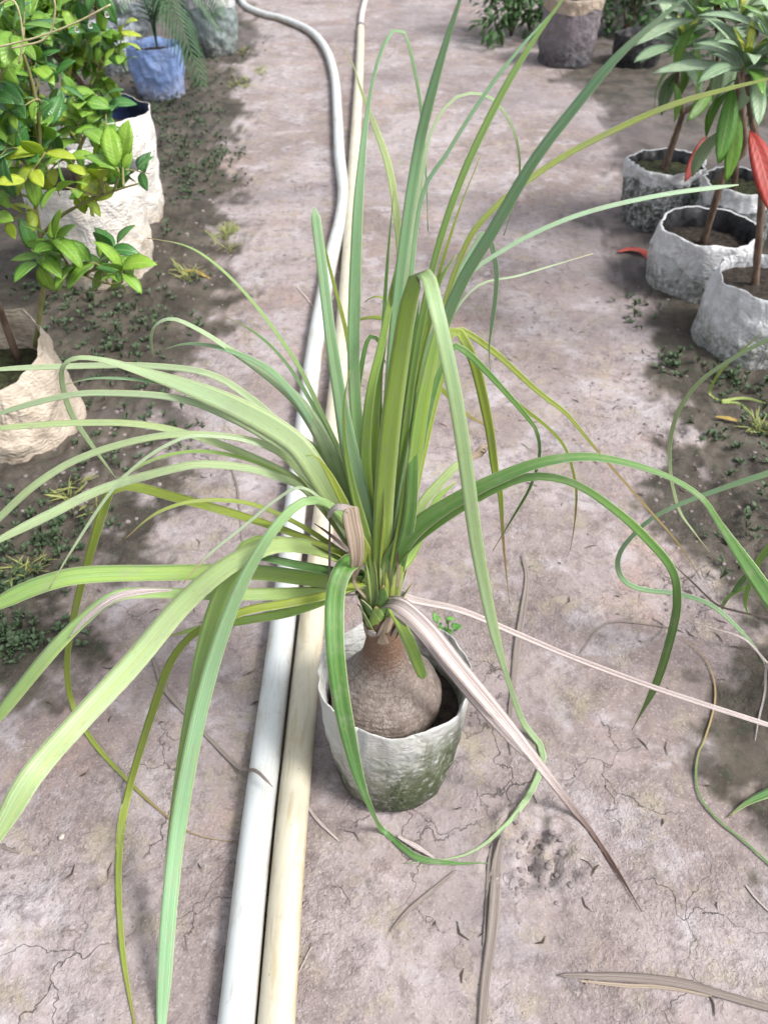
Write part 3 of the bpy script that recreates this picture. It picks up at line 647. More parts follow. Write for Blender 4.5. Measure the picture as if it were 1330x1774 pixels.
b([(640, 985), (612, 880), (605, 760), (618, 680), (636, 590), (655, 590), (668, 630)], (y, y + .10, y + .18), (14, 18, 12, 9, 5), 'blade_dark', (20, 30), (.2, .05, 0))
b([(658, 985), (652, 890), (648, 790), (654, 680), (668, 580), (676, 500)], (y, y + .01, y + .05), (20, 26, 26, 20, 12, 4), 'blade', (-20, -25, -15), (.5, .02, 0))
b([(664, 985), (670, 900), (672, 800), (682, 700), (700, 620), (712, 560)], (y, y - .03, y - .03), (16, 22, 24, 20, 10, 4), 'blade_olive', (28, 35, 30), (.4, .02, 0))
b([(690, 985), (708, 900), (714, 820), (716, 740), (722, 670)], (y, y - .02, y), (18, 26, 28, 24, 10), 'blade_dark', (10, 15, 10), (.3, .02, 0))
b([(646, 985), (628, 910), (610, 840), (598, 770), (596, 700), (606, 640)], (y, y - .04, y - .03), (16, 22, 22, 16, 8, 4), 'blade', (-30, -20, -15), (.4, .02, 0))
b([(640, 985), (616, 920), (590, 860), (566, 815), (546, 790), (530, 790)], (y, y - .06, y - .08), (16, 24, 26, 22, 16, 8), 'blade_olive', (-10, -20, -15), (.7, .02, 0))
# --- right hand leaves ------------------------------------------------------------------------
b([(668, 1000), (690, 950), (730, 905), (800, 860), (860, 830), (940, 801), (1030, 793), (1139, 819), (1211, 860), (1247, 910), (1283, 964), (1330, 1033), (1400, 1130)], (y, y - .02, y - .03, y - .06, y - .10), (20, 34, 36, 30, 25, 20, 12, 14, 30, 34, 28), 'blade_dark', (25, 30, 15, -20, -10, 20, 15), (.25, .0, .02), fold=.3, n=72)
b([(672, 1005), (700, 955), (760, 905), (852, 850), (922, 826), (994, 838), (1066, 885), (1121, 935), (1162, 985), (1172, 1030), (1166, 1085), (1139, 1177), (1110, 1235), (1093, 1266)], (y, y - .02, y - .01, y, y + .02), (18, 26, 22, 18, 16, 17, 16, 16, 16, 14, 6), 'blade_dark', (-15, 0, 20, 25, 20), (.45, .10, .0), n=66)
bl_ = b([(680, 1000), (705, 930), (731, 873), (760, 838), (787, 810), (812, 793)], (y, y + .04, y + .09), (14, 20, 22, 20, 16), 'blade_pale', (10, 15), (.5, .0, 0), tip=.03)
blade(bl_, [(812, 794), (826, 786), (838, 776), (832, 790)], (y + .09, y + .10), (14, 14, 8), 'strawb', (10, 60), name='broken_tip')
b([(684, 1000), (712, 960), (740, 900), (758, 862), (790, 835)], (y, y + .06, y + .11), (14, 18, 14, 8), 'blade', (30, 35), (.4, .05, 0))
# --- left fan ------------------------------------------------------------------------------------
b([(640, 975), (610, 912), (575, 862), (540, 805), (508, 765), (440, 722), (350, 680), (250, 645), (180, 624), (135, 620), (112, 632), (108, 660), (124, 716), (160, 772), (204, 832)], (y, y - .03, y + .02, y + .10, y + .12, y + .10), (26, 36, 44, 46, 46, 46, 42, 30, 13, 11, 12, 11), 'blade_pale', (-10, -18, -22, -20, 30, 25, 20), (.25, .0, .22), n=78, fold=.14)
b([(634, 975), (600, 870), (566, 775), (520, 700), (460, 648), (400, 607), (345, 572), (300, 553), (272, 562), (262, 585), (266, 622)], (y, y + .06, y + .18, y + .24), (22, 30, 34, 32, 28, 22, 12, 10, 9), 'blade_pale', (-15, -20, -20, 20, 40), (.15, .0, .3), n=60)
b([(636, 980), (606, 880), (570, 790), (530, 715), (480, 652), (433, 622), (370, 600), (320, 596), (282, 606)], (y, y + .09, y + .24), (16, 18, 16, 14, 12, 8, 3), 'blade_sheen', (0, 10, 0), (.2, .05, .1))
b([(640, 975), (618, 870), (590, 790), (560, 725), (520, 640), (470, 565), (420, 503), (370, 455), (320, 425), (255, 412)], (y, y + .10, y + .24, y + .34), (18, 22, 20, 12, 10, 8, 6, 3), 'blade', (20, 30, 30), (.25, .1, .15))
b([(632, 975), (596, 900), (545, 830), (480, 771), (397, 723), (307, 690), (188, 681), (108, 687), (0, 716), (-60, 740)], (y, y + .02, y + .08, y + .12), (16, 20, 17, 15, 14, 13, 12, 10), 'blade_pale', (-20, -15, -10), (.2, .0, .30))
b([(634, 970), (598, 880), (540, 795), (480, 732), (433, 690), (361, 648), (253, 634), (120, 635), (0, 640), (-70, 650)], (y, y + .05, y + .14, y + .18), (18, 22, 20, 16, 14, 13, 12), 'blade_pale', (10, 0, 10), (.45, .0, .35))
b([(630, 985), (594, 920), (540, 855), (480, 813), (361, 763), (253, 737), (144, 733), (0, 742), (-70, 755)], (y, y + .02, y + .06, y + .08), (18, 22, 18, 17, 16, 15, 14), 'blade_pale', (15, 10, 10), (.6, .0, .12))
b([(630, 985), (590, 910), (530, 832), (480, 782), (433, 763), (343, 753), (253, 760), (144, 792), (65, 838), (0, 897), (-60, 960)], (y, y, y + .02, y - .02), (16, 18, 14, 12, 13, 13, 13, 12), 'blade_pale', (0, 10, -10), (.55, .0, .2))
b([(628, 990), (585, 915), (530, 850), (480, 826), (430, 812), (361, 805), (307, 811), (180, 847), (90, 890), (0, 935), (-60, 970)], (y, y - .01, y - .02, y - .08), (18, 20, 18, 18, 18, 20, 20, 18), 'blade_pale', (0, 10, -10), (.4, .0, .25))
b([(620, 975), (570, 880), (500, 800), (430, 765), (345, 755), (300, 766), (245, 800), (191, 854), (130, 945), (85, 1020)], (y, y, y - .05, y - .12), (9, 8, 6, 6, 6, 5, 4), 'blade_pale', (0, 10), (.4, .1, .45))
b([(600, 930), (560, 870), (520, 845), (480, 865), (420, 914), (361, 962), (318, 1010)], (y - .03, y - .07, y - .12), (8, 6, 5, 5, 3), 'blade_pale', (0, 10), (.4, .2, .6))
b([(626, 985), (600, 930), (560, 878), (520, 840), (470, 810), (400, 775)], (y, y + .03, y + .06), (18, 24, 20, 14, 5), 'blade', (10, 15), (.35, .05, 0))
b([(636, 970), (612, 890), (588, 830), (560, 790), (520, 755), (470, 715)], (y, y + .08, y + .12), (20, 26, 22, 14, 5), 'blade', (-10, 15), (.35, .05, 0))
b([(632, 978), (592, 890), (530, 800), (455, 735), (370, 690), (270, 662), (170, 655), (105, 668)], (y, y + .05, y + .12), (12, 14, 11, 9, 8, 6, 3), 'blade_sheen', (10, 20, 0), (.3, .1, .1))
b([(630, 982), (585, 905), (520, 842), (440, 800), (350, 782), (270, 795), (205, 832), (150, 890)], (y, y + .01, y - .02), (12, 13, 10, 8, 7, 5, 3), 'blade', (10, 20, 0), (.5, .12, .05))
b([(638, 975), (612, 870), (575, 770), (535, 690), (490, 622), (440, 575), (390, 548)], (y, y + .10, y + .22), (14, 16, 12, 9, 6, 3), 'blade_dark', (10, 20, 0), (.3, .1, .05))
b([(628, 992), (580, 950), (510, 905), (430, 872), (340, 868), (270, 890), (215, 935)], (y, y - .04, y - .08), (12, 13, 11, 9, 7, 3), 'blade_olive', (10, 20, 0), (.5, .15, .05))
b([(674, 985), (690, 850), (708, 700), (738, 560), (770, 440), (800, 350), (832, 270)], (y, y + .05, y + .12), (14, 16, 13, 9, 6, 3), 'blade_olive', (10, 20, 0), (.4, .08, .0))
b([(662, 985), (660, 850), (656, 700), (664, 560), (672, 440), (682, 330)], (y, y + .06, y + .12), (14, 16, 13, 8, 3), 'blade_dark', (10, 20, 0), (.3, .08, .0))
# leaf with bend, drooping behind and trailing to the pipes
b([(632, 990), (588, 960), (520, 930), (420, 896), (300, 862), (225, 843), (196, 850), (182, 878), (160, 950), (132, 1055), (117, 1150), (128, 1225), (165, 1290), (240, 1372), (318, 1438), (365, 1456), (412, 1461)], [y, y - .03, y - .03, y - .01, y + .02, y + .04, y + .04, y + .04, y + .03, y + .04, y + .07, None, None, None, None, None, None], (14, 14, 14, 20, 24, 22, 18, 16, 15, 13, 12, 10, 9, 6, 4, 3), 'blade_olive', (30, 25, 10, 10, 20, 10), (.35, .22, .0), n=78)
# horizontal leaves
b([(640, 1000), (585, 992), (520, 980), (453, 966), (400, 962)], (y, y - .06, y - .08), (18, 22, 20, 12), 'blade_dark', (10, 0), (.2, .0, 0))
b([(640, 1005), (580, 1008), (438, 992), (300, 993), (160, 996), (90, 1008), (20, 1035), (-60, 1075)], (y, y - .05, y - .08, y - .12), (20, 30, 34, 36, 38, 42, 38), 'blade', (-5, 10, 15), (.4, .0, .08), fold=.2)
bl_ = b([(640, 1010), (570, 1026), (460, 1030), (350, 1030), (250, 1028), (200, 1034), (150, 1070), (90, 1130), (20, 1215), (-50, 1300)], (y, y - .07, y - .10, y - .18, y - .24), (20, 28, 28, 26, 24, 28, 32, 30, 26), 'blade', (-10, 0, 20, 15), (.35, .0, .18), fold=.3)
blade(bl_, [(300, 1022), (240, 1026), (195, 1038), (150, 1072), (120, 1105)], (y - .125, y - .145, y - .17), (3, 13, 14, 10, 3), 'straw', (10, 10), name='dry_strip')
b([(640, 1012), (575, 1030), (500, 1046), (430, 1058), (370, 1082), (330, 1105), (296, 1150), (270, 1220), (244, 1300), (222, 1390), (208, 1500), (214, 1640), (235, 1774), (250, 1850)], [y, y - .06, y - .08, y - .09, y - .10, y - .095, y - .09, y - .085, y - .095, None, None, None, None, None], (14, 20, 20, 18, 20, 19, 16, 15, 13, 11, 7), 'blade_olive', (10, 20, 25, 20), (.45, .12, .0), n=70)
b([(632, 1016), (560, 1042), (500, 1062), (430, 1075), (350, 1088), (280, 1106)], (y, y - .06, y - .06), (14, 22, 24, 18, 6), 'blade', (20, 25), (.5, .12, 0))
# --- leaves reaching towards the camera -------------------------------------------------------------
b([(636, 990), (600, 970), (540, 950), (480, 945), (435, 960), (380, 992), (310, 1055), (230, 1150), (130, 1258), (55, 1345), (0, 1438), (-50, 1520)], (y, y - .08, y - .14, y - .24, y - .36, y - .44), (20, 28, 36, 42, 47, 48, 48, 45), 'blade_pale', (14, 12, 2, -4), (.2, .0, .02), fold=.22)
b([(628, 985), (588, 962), (520, 946), (470, 940), (432, 946), (406, 985), (380, 1040), (352, 1130), (330, 1240), (306, 1390), (290, 1540), (284, 1680)], (y, y - .08, y - .16, y - .28, y - .40), (16, 20, 24, 36, 36, 28, 24, 20, 16, 12), 'blade', (10, 0, 10, 25), (.3, .0, .10), fold=.22)
b([(632, 970), (600, 905), (565, 872), (530, 868), (500, 888), (466, 930), (425, 1000), (390, 1085), (360, 1180), (332, 1300), (308, 1440), (292, 1590), (282, 1774), (276, 1900)], (y, y - .10, y - .16, y - .26, y - .42, y - .56), (14, 16, 18, 26, 32, 33, 33, 32, 28), 'blade_sheen', (10, 0, -10, 15), (.2, .0, .10), fold=.24, n=72)
b([(634, 1000), (612, 975), (592, 992), (580, 1040), (581, 1130), (594, 1230), (618, 1335), (642, 1400), (662, 1440), (700, 1472), (728, 1490), (780, 1497), (846, 1497)], [y, y - .05, y - .08, y - .11, y - .165, y - .20, y - .215, y - .225, None, None, None, None, None], (20, 34, 40, 40, 38, 34, 26, 12, 10, 12, 14, 8), 'blade_dark', (0, 5, 10, 0), (.15, .0, .0), n=66)
# short leaf against the neck
b([(676, 1052), (692, 1078), (708, 1110), (724, 1150), (734, 1176)], (y - .02, y - .07, y - .09), (14, 24, 25, 18), 'blade', (15, 20), (.4, .0, 0), tip=.06)
# --- dead leaves --------------------------------------------------------------------------------------
b([(652, 1050), (690, 1048), (735, 1085), (780, 1140), (830, 1200), (888, 1268), (945, 1340), (1000, 1415), (1062, 1502), (1110, 1582)], [y, y - .05, y - .08, y - .10, y - .115, y - .125, y - .14, None, None, None], (18, 29, 30, 27, 22, 18, 14, 12, 9, 4), 'straw', (0, 10, 25, 20), (0, .45, 0), fold=.5, name='dead_leaf')
b([(656, 1048), (690, 1064), (728, 1098), (770, 1150), (820, 1212), (876, 1276), (930, 1330)], (y - .01, y - .09, y - .13, y - .14), (10, 14, 12, 9, 6, 3), 'straw', (40, 50, 60), (0, .2, 0), fold=.3, name='dead_leaf')
b([(676, 1024), (720, 1040), (800, 1058), (900, 1100), (1000, 1142), (1150, 1197), (1330, 1256), (1400, 1280)], (y, y - .03, y - .06, y - .09), (14, 10, 9, 9, 8, 8), 'straw', (10, 30, 20), (0, .05, 0), fold=.4, name='dead_leaf')
b([(644, 1048), (628, 1030), (614, 1012), (615, 985), (617, 965), (614, 935), (608, 905), (603, 878)], (y, y - .06, y - .08, y - .09), (8, 7, 6, 6, 20, 30, 34, 34), 'strawb', (0, 10), (0, .0, 0), fold=.45, name='dead_leaf', tip=.02)
b([(606, 884), (590, 880), (578, 884), (566, 898)], (y - .088, y - .075), (16, 16, 8), 'straw', (30, 40), (0, 0, 0), name='dead_leaf')
b([(622, 1030), (590, 1030), (572, 1016), (571, 960), (571, 890)], (y - .03, y - .07), (4, 4, 4, 3), 'greystraw', (0,), (0, .5, 0), name='dead_strand')
b([(640, 1000), (610, 960), (570, 925), (545, 907)], (y, y - .07), (8, 10, 7, 3), 'greystraw', (0,), (0, .6, 0), name='dead_leaf')
b([(688, 1018), (690, 990), (688, 970), (690, 955)], (y - .03, y - .03), (5, 5, 3), 'strawb', (0,), (0, .6, 0), name='dead_strand')
# leaf bases sheathing the stem
rb_ = random.Random(21)
for k in range(26):
    a = k * 2.4; t = k / 26; hgt = .352 + .075 * t; rr = .0285 - .004 * t
    up = axis_q @ Vector((0, 0, 1)); out = axis_q @ Vector((math.cos(a), math.sin(a), 0))
    base = B0 + axis_q @ Vector((0, 0, hgt)); old = t < .45
    ln = rb_.uniform(.022, .045) if old else rb_.uniform(.05, .085); fl = rb_.uniform(.1, .7) if old else rb_.uniform(.15, .4)
    P = spline([base - up * .012 + out * (rr - .005), base + out * (rr + .001), base + up * ln * .6 + out * (rr + fl * ln * .5), base + up * ln + out * (rr + fl * ln)], 10)
    w0 = rb_.uniform(.010, .018)
    V, F_, L = ribbon(P, [w0 * e for e in (1.1, 1.15, 1.1, 1.0, .9, .78, .64, .48, .3, .08)], (rb_.uniform(-12, 12),), -.35, .0012, out, 90 + k)
    o = link('leaf_base', mesh('leaf_base', V, F_, L), MT[('strawb', 'greystraw', 'strawb', 'straw')[k % 4] if old else ('blade', 'blade_olive', 'blade_dark')[k % 3]], palm); o.color = (.4, .15, .0, 1)

# ------------------------------------------------------------------ neighbouring palm just outside the picture on the right
NB = Vector((1.08, .86, 0))
bag(NB, .10, .12, .24, 'bag_dingy', 'grey white grow bag of the neighbouring palm', LB, 0, (0, 0), .009, 31)
npalm = empty('ponytail_palm', NB + Vector((0, 0, .18)), 'neighbouring ponytail palm whose thin leaves trail onto the path', 'palm')
V, F_ = lathe([(r * .9, z - .03) for r, z in bp], 40, fb)
o = link('caudex', mesh('caudex', [v + NB for v in V], F_), MT['bulb'], npalm)
NC = NB + Vector((0, 0, .40))
nb = lambda pts, *a, **k: blade(npalm, [NC] + pts, *a, **k)
nb([(1480, 560), (1400, 565), (1330, 589), (1265, 624), (1211, 662), (1175, 712), (1160, 765), (1160, 815), (1166, 850), (1178, 889), (1204, 925), (1229, 957)], (1.0, 1.10, 1.20, 1.22), (12, 11, 10, 9, 8, 7, 5, 3), 'blade_pale', (10, 20, 10), (.3, .1, .2), n=60)
nb([(1500, 800), (1420, 800), (1330, 821), (1211, 861), (1139, 892), (1099, 925), (1074, 957), (1070, 986), (1085, 1010), (1117, 1022), (1168, 1028), (1229, 1047), (1276, 1087), (1308, 1130), (1322, 1170), (1317, 1192)], (.95, 1.0, 1.05, 1.06, 1.06, 1.04), (18, 17, 17, 16, 12, 8, 8, 8, 7, 6, 3), 'blade_sheen', (10, 20, 30, 10), (.15, .06, .12), n=70)
nb([(1500, 1330), (1420, 1340), (1330, 1378), (1290, 1395), (1258, 1418)], (.84, .80, .76), (26, 26, 24, 22, 14), 'blade_dark', (10, 20), (.15, .08, .0))
nb([(1480, 1600), (1400, 1560), (1330, 1498), (1283, 1456), (1247, 1427), (1214, 1388), (1204, 1350), (1208, 1307), (1220, 1280), (1238, 1214), (1232, 1166), (1211, 1130), (1175, 1101)], [.7, .6, .56, None, None, None, None, None, None, None, None, None, None, None], (11, 11, 9, 7, 5, 4, 3.5, 3, 3, 2), 'blade_dark', (10, 20), (.2, .30, .0), n=66)
nb([(1450, 900), (1390, 920), (1330, 955), (1290, 1000), (1262, 1035), (1250, 1056)], (.98, 1.05, 1.08), (16, 18, 16, 12, 4), 'blade_dark', (10, 20), (.2, .0, .0))
nb([(1450, 960), (1390, 985), (1330, 1010), (1285, 1020), (1255, 1040), (1248, 1062)], (.98, 1.05, 1.08), (14, 16, 14, 10, 4), 'blade', (10, 20), (.2, .0, .0))
nb([(1450, 1090), (1330, 1070), (1280, 1060), (1240, 1047), (1200, 1010), (1160, 972)], (.95, 1.02, 1.08), (6, 6, 5, 4, 3), 'greystraw', (10, 20), (.2, .6, .0), name='dead_leaf')
nb([(1450, 1180), (1370, 1180), (1330, 1150), (1290, 1108), (1240, 1090), (1190, 1075)], (.92, .98, 1.04), (7, 7, 6, 5, 3), 'straw', (10, 20), (.2, .1, .0), name='dead_leaf')
nb([(1450, 1150), (1380, 1140), (1330, 1150), (1322, 1200), (1312, 1250), (1306, 1285)], (.92, .96, .92), (6, 6, 5, 4, 3), 'straw', (10, 20), (.2, .1, .0), name='dead_leaf')
nb([(1460, 870), (1400, 900), (1350, 930), (1312, 975), (1290, 1040), (1300, 1075)], (.98, 1.02, 1.04), (14, 14, 12, 10, 4), 'blade', (20, 30), (.2, .0, .0))

# ------------------------------------------------------------------ shared leaf meshes
def leaf_mesh(name, Ln, Wd, curl, fold, mat, n=9, widest=.42, seed=0, side=0.0):
    P = []; W = []
    for i in range(n):
        t = i / (n - 1)
        P.append(Vector((side * Ln * math.sin(t * 1.4), t * Ln, curl * Ln * (t - t * t * 1.0) * 1.0 - curl * .45 * Ln * t * t)))
        sh = (t / widest) ** .75 if t < widest else ((1 - t) / (1 - widest)) ** .85
        W.append(max(.5 * Wd * math.sin(sh * math.pi / 2), .0008))
    V, F_, L = ribbon(P, W, (0,), fold, .0006, Vector((0, 0, 1)), seed)
    me = mesh(name, V, F_, L); me.materials.append(mat); me.polygons.foreach_set('use_smooth', [True] * len(me.polygons)); return me
def place_leaf(me, parent, p, d, up, s=1.0, name='leaf'):
    d = d.normalized(); x = d.cross(up)
    x = x.normalized() if x.length > 1e-3 else Vector((1, 0, 0))
    z = x.cross(d)
    o = bpy.data.objects.new(name, me); COL.objects.link(o)
    mw = Matrix((( x.x, d.x, z.x, p.x), (x.y, d.y, z.y, p.y), (x.z, d.z, z.z, p.z), (0, 0, 0, 1))) @ Matrix.Scale(s, 4)
    o.parent = parent; o.matrix_parent_inverse = Matrix.Translation(parent.location).inverted()
    o.matrix_basis = mw
    return o
CIT = {k: [leaf_mesh('leaf', .078 * s_, .040 * s_, c, .22, MT[k], 9, .45, i, sd_) for i, (s_, c, sd_) in enumerate(((1, .25, .05), (.85, .1, -.06), (1.1, .4, .03), (.7, .2, -.03)))] for k in ('citrus', 'citrus_old', 'citrus_new')}
def citrus(base, label, trunks, targets, nleaf, seed, spread, size=1.0, new=.25, old=.25, Yr=(0, 0)):
    rnd = random.Random(seed)
    root = empty('citrus_sapling', base, label, 'sapling', 'citrus saplings beside the path')
    tp = []
    for pts, ys, r0, mt in trunks:
        P = spline([PY(x, y_, yy) for (x, y_), yy in zip(pts, ys)], 26)
        V, F_, L = tube(P, [r0 * (1 - .6 * i / 25) for i in range(26)], 8)
        link('stem', mesh('stem', V, F_, L), MT[mt], root); tp += P[6:]
    cnt = 0
    for (cx, cy, rad, k) in targets:
        for j in range(k):
            a = rnd.uniform(0, 6.28); q = rad * math.sqrt(rnd.random())
            tx, ty = cx + q * math.cos(a), cy + q * math.sin(a)
            e = PY(tx, ty, rnd.uniform(*Yr))
            cand = sorted(tp, key=lambda p: (p - e).length + .35 * max(0, p.z - e.z))
            s_ = cand[rnd.randrange(0, 3)]
            ln = (e - s_).length
            if ln < .06: e = s_ + Vector((rnd.uniform(-1, 1), rnd.uniform(-1, 1), rnd.uniform(.2, 1))).normalized() * .12; ln = .12
            mid = (s_ + e) / 2 + Vector((rnd.uniform(-.04, .04), rnd.uniform(-.04, .04), .10 * ln + .02))
            P = spline([s_, mid, e], 14)
            V, F_, L = tube(P, [.0034 * size * (1 - .7 * i / 13) for i in range(14)], 6)
            tw = link('twig', mesh('twig', V, F_, L), MT['barkg'], root)
            fresh = rnd.random() < new
            aged = (not fresh) and rnd.random() < old
            fam = CIT['citrus_new' if fresh else ('citrus_old' if aged else 'citrus')]
            nl = nleaf + rnd.randint(-1, 2)
            for m_ in range(nl):
                t = .25 + .75 * (m_ + .6) / nl
                i = min(12, int(t * 13)); p = P[i]; T = (P[i + 1] - P[i]).normalized()
                sdv = T.cross(Vector((0, 0, 1)))
                sdv = sdv.normalized() if sdv.length > 1e-3 else Vector((1, 0, 0))
                an = m_ * 2.4 + rnd.uniform(-.5, .5); rv = Quaternion(T, an) @ sdv
                d = T * rnd.uniform(.35, 1.0) + rv * rnd.uniform(.7, 1.1) + Vector((0, 0, rnd.uniform(-.25, .45)))
                up = Vector((rnd.uniform(-.5, .5), rnd.uniform(-.7, .3), 1))
                place_leaf(rnd.choice(fam), tw, p, d, up, size * rnd.uniform(.72, 1.18)); cnt += 1
    return root
citrus(BFL + Vector((0, 0, .17)), 'bright green citrus sapling growing from the slumped beige bag',
       [([(32, 622), (18, 585), (0, 535), (-25, 470), (-40, 380), (-30, 260), (0, 120)], [1.93, 1.93, 1.92, 1.9, 1.88, 1.86, 1.84], .011, 'bark'),
        ([(62, 600), (70, 540), (78, 478), (72, 420), (60, 330), (70, 240), (58, 150), (30, 60)], [1.95, 1.94, 1.92, 1.9, 1.88, 1.86, 1.84, 1.82], .008, 'barkg'),
        ([(75, 450), (110, 455), (150, 478), (190, 492), (212, 488)], [1.91, 1.86, 1.83, 1.81, 1.80], .005, 'barkg'),
        ([(70, 410), (105, 375), (150, 350), (200, 330), (240, 318)], [1.9, 1.87, 1.84, 1.82, 1.80], .005, 'barkg')],
       [(45, 250, 80, 8), (15, 390, 60, 6), (100, 330, 70, 6), (30, 130, 80, 7), (165, 455, 40, 3), (215, 490, 24, 2), (240, 305, 24, 2), (180, 320, 40, 3), (90, 440, 45, 3)], 6, 3, .1, 1.02, .22, .38, (1.68, 2.02))
citrus(BB + Vector((0, 0, .35)), 'leafy citrus sapling with thin brown trunk, rising from the cream white bag',
       [([(140, 330), (124, 285), (95, 230), (62, 165), (40, 90)], [2.8, 2.78, 2.74, 2.70, 2.66], .013, 'bark'),
        ([(124, 285), (150, 230), (165, 170)], [2.78, 2.78, 2.78], .007, 'barkg')],
       [(50, 130, 80, 11), (110, 215, 60, 9), (40, 40, 60, 9), (150, 230, 45, 5), (20, 300, 50, 5)], 6, 9, .1, 1.2, .16, .42, (2.5, 2.95))
citrus(BA + Vector((0, 0, .38)), 'pale green citrus sapling growing out of the navy lined bag',
       [([(155, 205), (150, 165), (130, 130), (95, 95), (70, 40)], [3.45, 3.44, 3.42, 3.4, 3.36], .016, 'bark'),
        ([(150, 165), (175, 120), (180, 70), (165, 10)], [3.44, 3.45, 3.45, 3.44], .009, 'barkg')],
       [(170, 90, 55, 9), (110, 60, 60, 9), (190, 190, 40, 5), (60, 30, 60, 7), (150, 20, 50, 7), (140, 200, 40, 4)], 6, 17, .1, 1.25, .2, .35, (3.2, 3.65))
# pale shoots with drops reaching across
shoot = empty('bare_shoot', PY(-40, 100, 1.6), 'pale bare shoots with water drops above the citrus leaves', 'shoot')
for pts in ([(-40, 90), (60, 66), (130, 40), (192, 8)], [(-30, 30), (22, 0), (40, 60), (34, 110)], [(90, -20), (96, 20), (80, 66), (20, 84)]):
    V, F_, L = tube(spline([PY(x, y_, 1.62) for x, y_ in pts], 30), .0019, 6); link('stem', mesh('stem', V, F_, L), MT['twig'], shoot)
def drop_mat():
    m = M('water_drop'); g = m.n('ShaderNodeBsdfGlass'); m.set(g, 'Roughness', 0.02); m.set(g, 'IOR', 1.33); m.t.links.new(g.outputs[0], m.out.inputs[0]); return m.m
dmt = drop_mat()
for x, y_ in ((132, 44), (155, 37), (184, 18)):
    V, F_ = lathe([(.0004, -.0065), (.003, -.006), (.0045, -.003), (.0042, .0), (.0025, .003), (.0004, .005)], 12)
    c = PY(x, y_, 1.62) - Vector((0, 0, .005)); link('drop', mesh('drop', [v + c for v in V], F_), dmt, shoot)

# ------------------------------------------------------------------ lance-leaved shrubs on the right
LAN = {k: [leaf_mesh('leaf', .19 * s_, .050 * s_, c, .20, MT[k], 10, .55, i, sd_) for i, (s_, c, sd_) in enumerate(((1, .30, .04), (.85, .45, -.05), (1.1, .2, .02), (.72, .35, 0)))] for k in ('rosette', 'rosette_b', 'rosette_new', 'red')}
def whorl(root, c, axis_, n, seed, size=1.0, bright=.2, hang=0):
    rnd = random.Random(seed); ax = axis_.normalized(); s0 = ax.cross(Vector((0, 1, .2))).normalized()
    for k in range(n):
        t = k / n; a = k * 2.4 + rnd.uniform(-.25, .25)
        out = Quaternion(ax, a) @ s0
        el = 1.15 - 1.25 * t + rnd.uniform(-.15, .15)          # inner leaves upright, outer level or hanging
        d = out * math.cos(el) + ax * math.sin(el)
        fam = 'rosette_new' if t < .22 else ('rosette_b' if rnd.random() < bright else 'rosette')
        s_ = size * (.36 + .16 * t if t < .22 else .72 + .36 * t) * rnd.uniform(.9, 1.1)
        place_leaf(rnd.choice(LAN[fam]), root, c - ax * (.05 * t * size) + out * .006, d, ax if el < 1 else ax - out, s_)
    for k in range(hang):
        a = rnd.uniform(0, 6.28); out = Quaternion(ax, a) @ s0
        place_leaf(rnd.choice(LAN['rosette_b' if rnd.random() < .5 else 'rosette']), root, c - ax * (.06 + .03 * k) * size, out * .5 - ax * 1.0, out, size * rnd.uniform(.8, 1.1))
def shrub(base, label, stems, whorls, reds, seed):
    root = empty('lance_leaf_shrub', base, label, 'shrub', 'lance leaved shrubs in bags')
    for pts, ys, r0 in stems:
        P = spline([PY(x, y_, yy) for (x, y_), yy in zip(pts, ys)], 22)
        V, F_, L = tube(P, [r0 * (1 - .35 * i / 21) * (1 + .08 * math.sin(i * 1.7)) for i in range(22)], 9)
        link('stem', mesh('stem', V, F_, L), MT['bark'], root)
    for k, (x, y_, yy, n, sz, ax, hg) in enumerate(whorls):
        whorl(root, PY(x, y_, yy), Vector(ax), n, seed * 10 + k, sz, .22, hg)
    for (x, y_, yy, x2, y2, yy2, mt, s_) in reds:
        p, q = PY(x, y_, yy), PY(x2, y2, yy2)
        place_leaf(LAN[mt][2], root, p, q - p, (CAM - p).normalized() + Vector((.3, 0, .3)), (q - p).length / .205 * s_)
    return root
shrub(BR1 + Vector((0, 0, .2)), 'grey green lance leaved shrub with forked brown stem in the mottled bag',
      [([(1146, 300), (1158, 268), (1174, 222), (1182, 195)], [3.4, 3.4, 3.39, 3.38], .017), ([(1182, 198), (1176, 170), (1172, 130), (1180, 80)], [3.38, 3.37, 3.36, 3.34], .011), ([(1182, 196), (1205, 180), (1230, 150), (1242, 100), (1240, 40)], [3.38, 3.38, 3.38, 3.36, 3.34], .010)],
      [(1183, 62, 3.32, 22, 1.12, (-.1, -.25, 1), 4), (1240, 28, 3.34, 18, 1.05, (.1, -.2, 1), 3)],
      [(1222, 236, 3.3, 1190, 312, 3.18, 'red', 1.0), (1232, 158, 3.34, 1196, 206, 3.2, 'rosette_b', 1)], 3)
shrub(BR3 + Vector((0, 0, .16)), 'tall lance leaved shrub with red hanging leaf, in the dirty grey white bag',
      [([(1305, 512), (1312, 430), (1318, 340), (1312, 260), (1300, 200), (1294, 130)], [2.38, 2.37, 2.36, 2.35, 2.34, 2.32], .013), ([(1318, 345), (1335, 250), (1350, 150), (1340, 60)], [2.36, 2.35, 2.34, 2.32], .009)],
      [(1294, 96, 2.32, 24, .98, (-.05, -.25, 1), 6), (1345, 40, 2.34, 16, .95, (.1, -.2, 1), 3)],
      [(1298, 225, 2.30, 1338, 340, 2.16, 'red', 1.25), (1268, 150, 2.32, 1252, 262, 2.22, 'rosette_b', 1.15), (1305, 130, 2.3, 1318, 210, 2.16, 'rosette', 1.0)], 5)
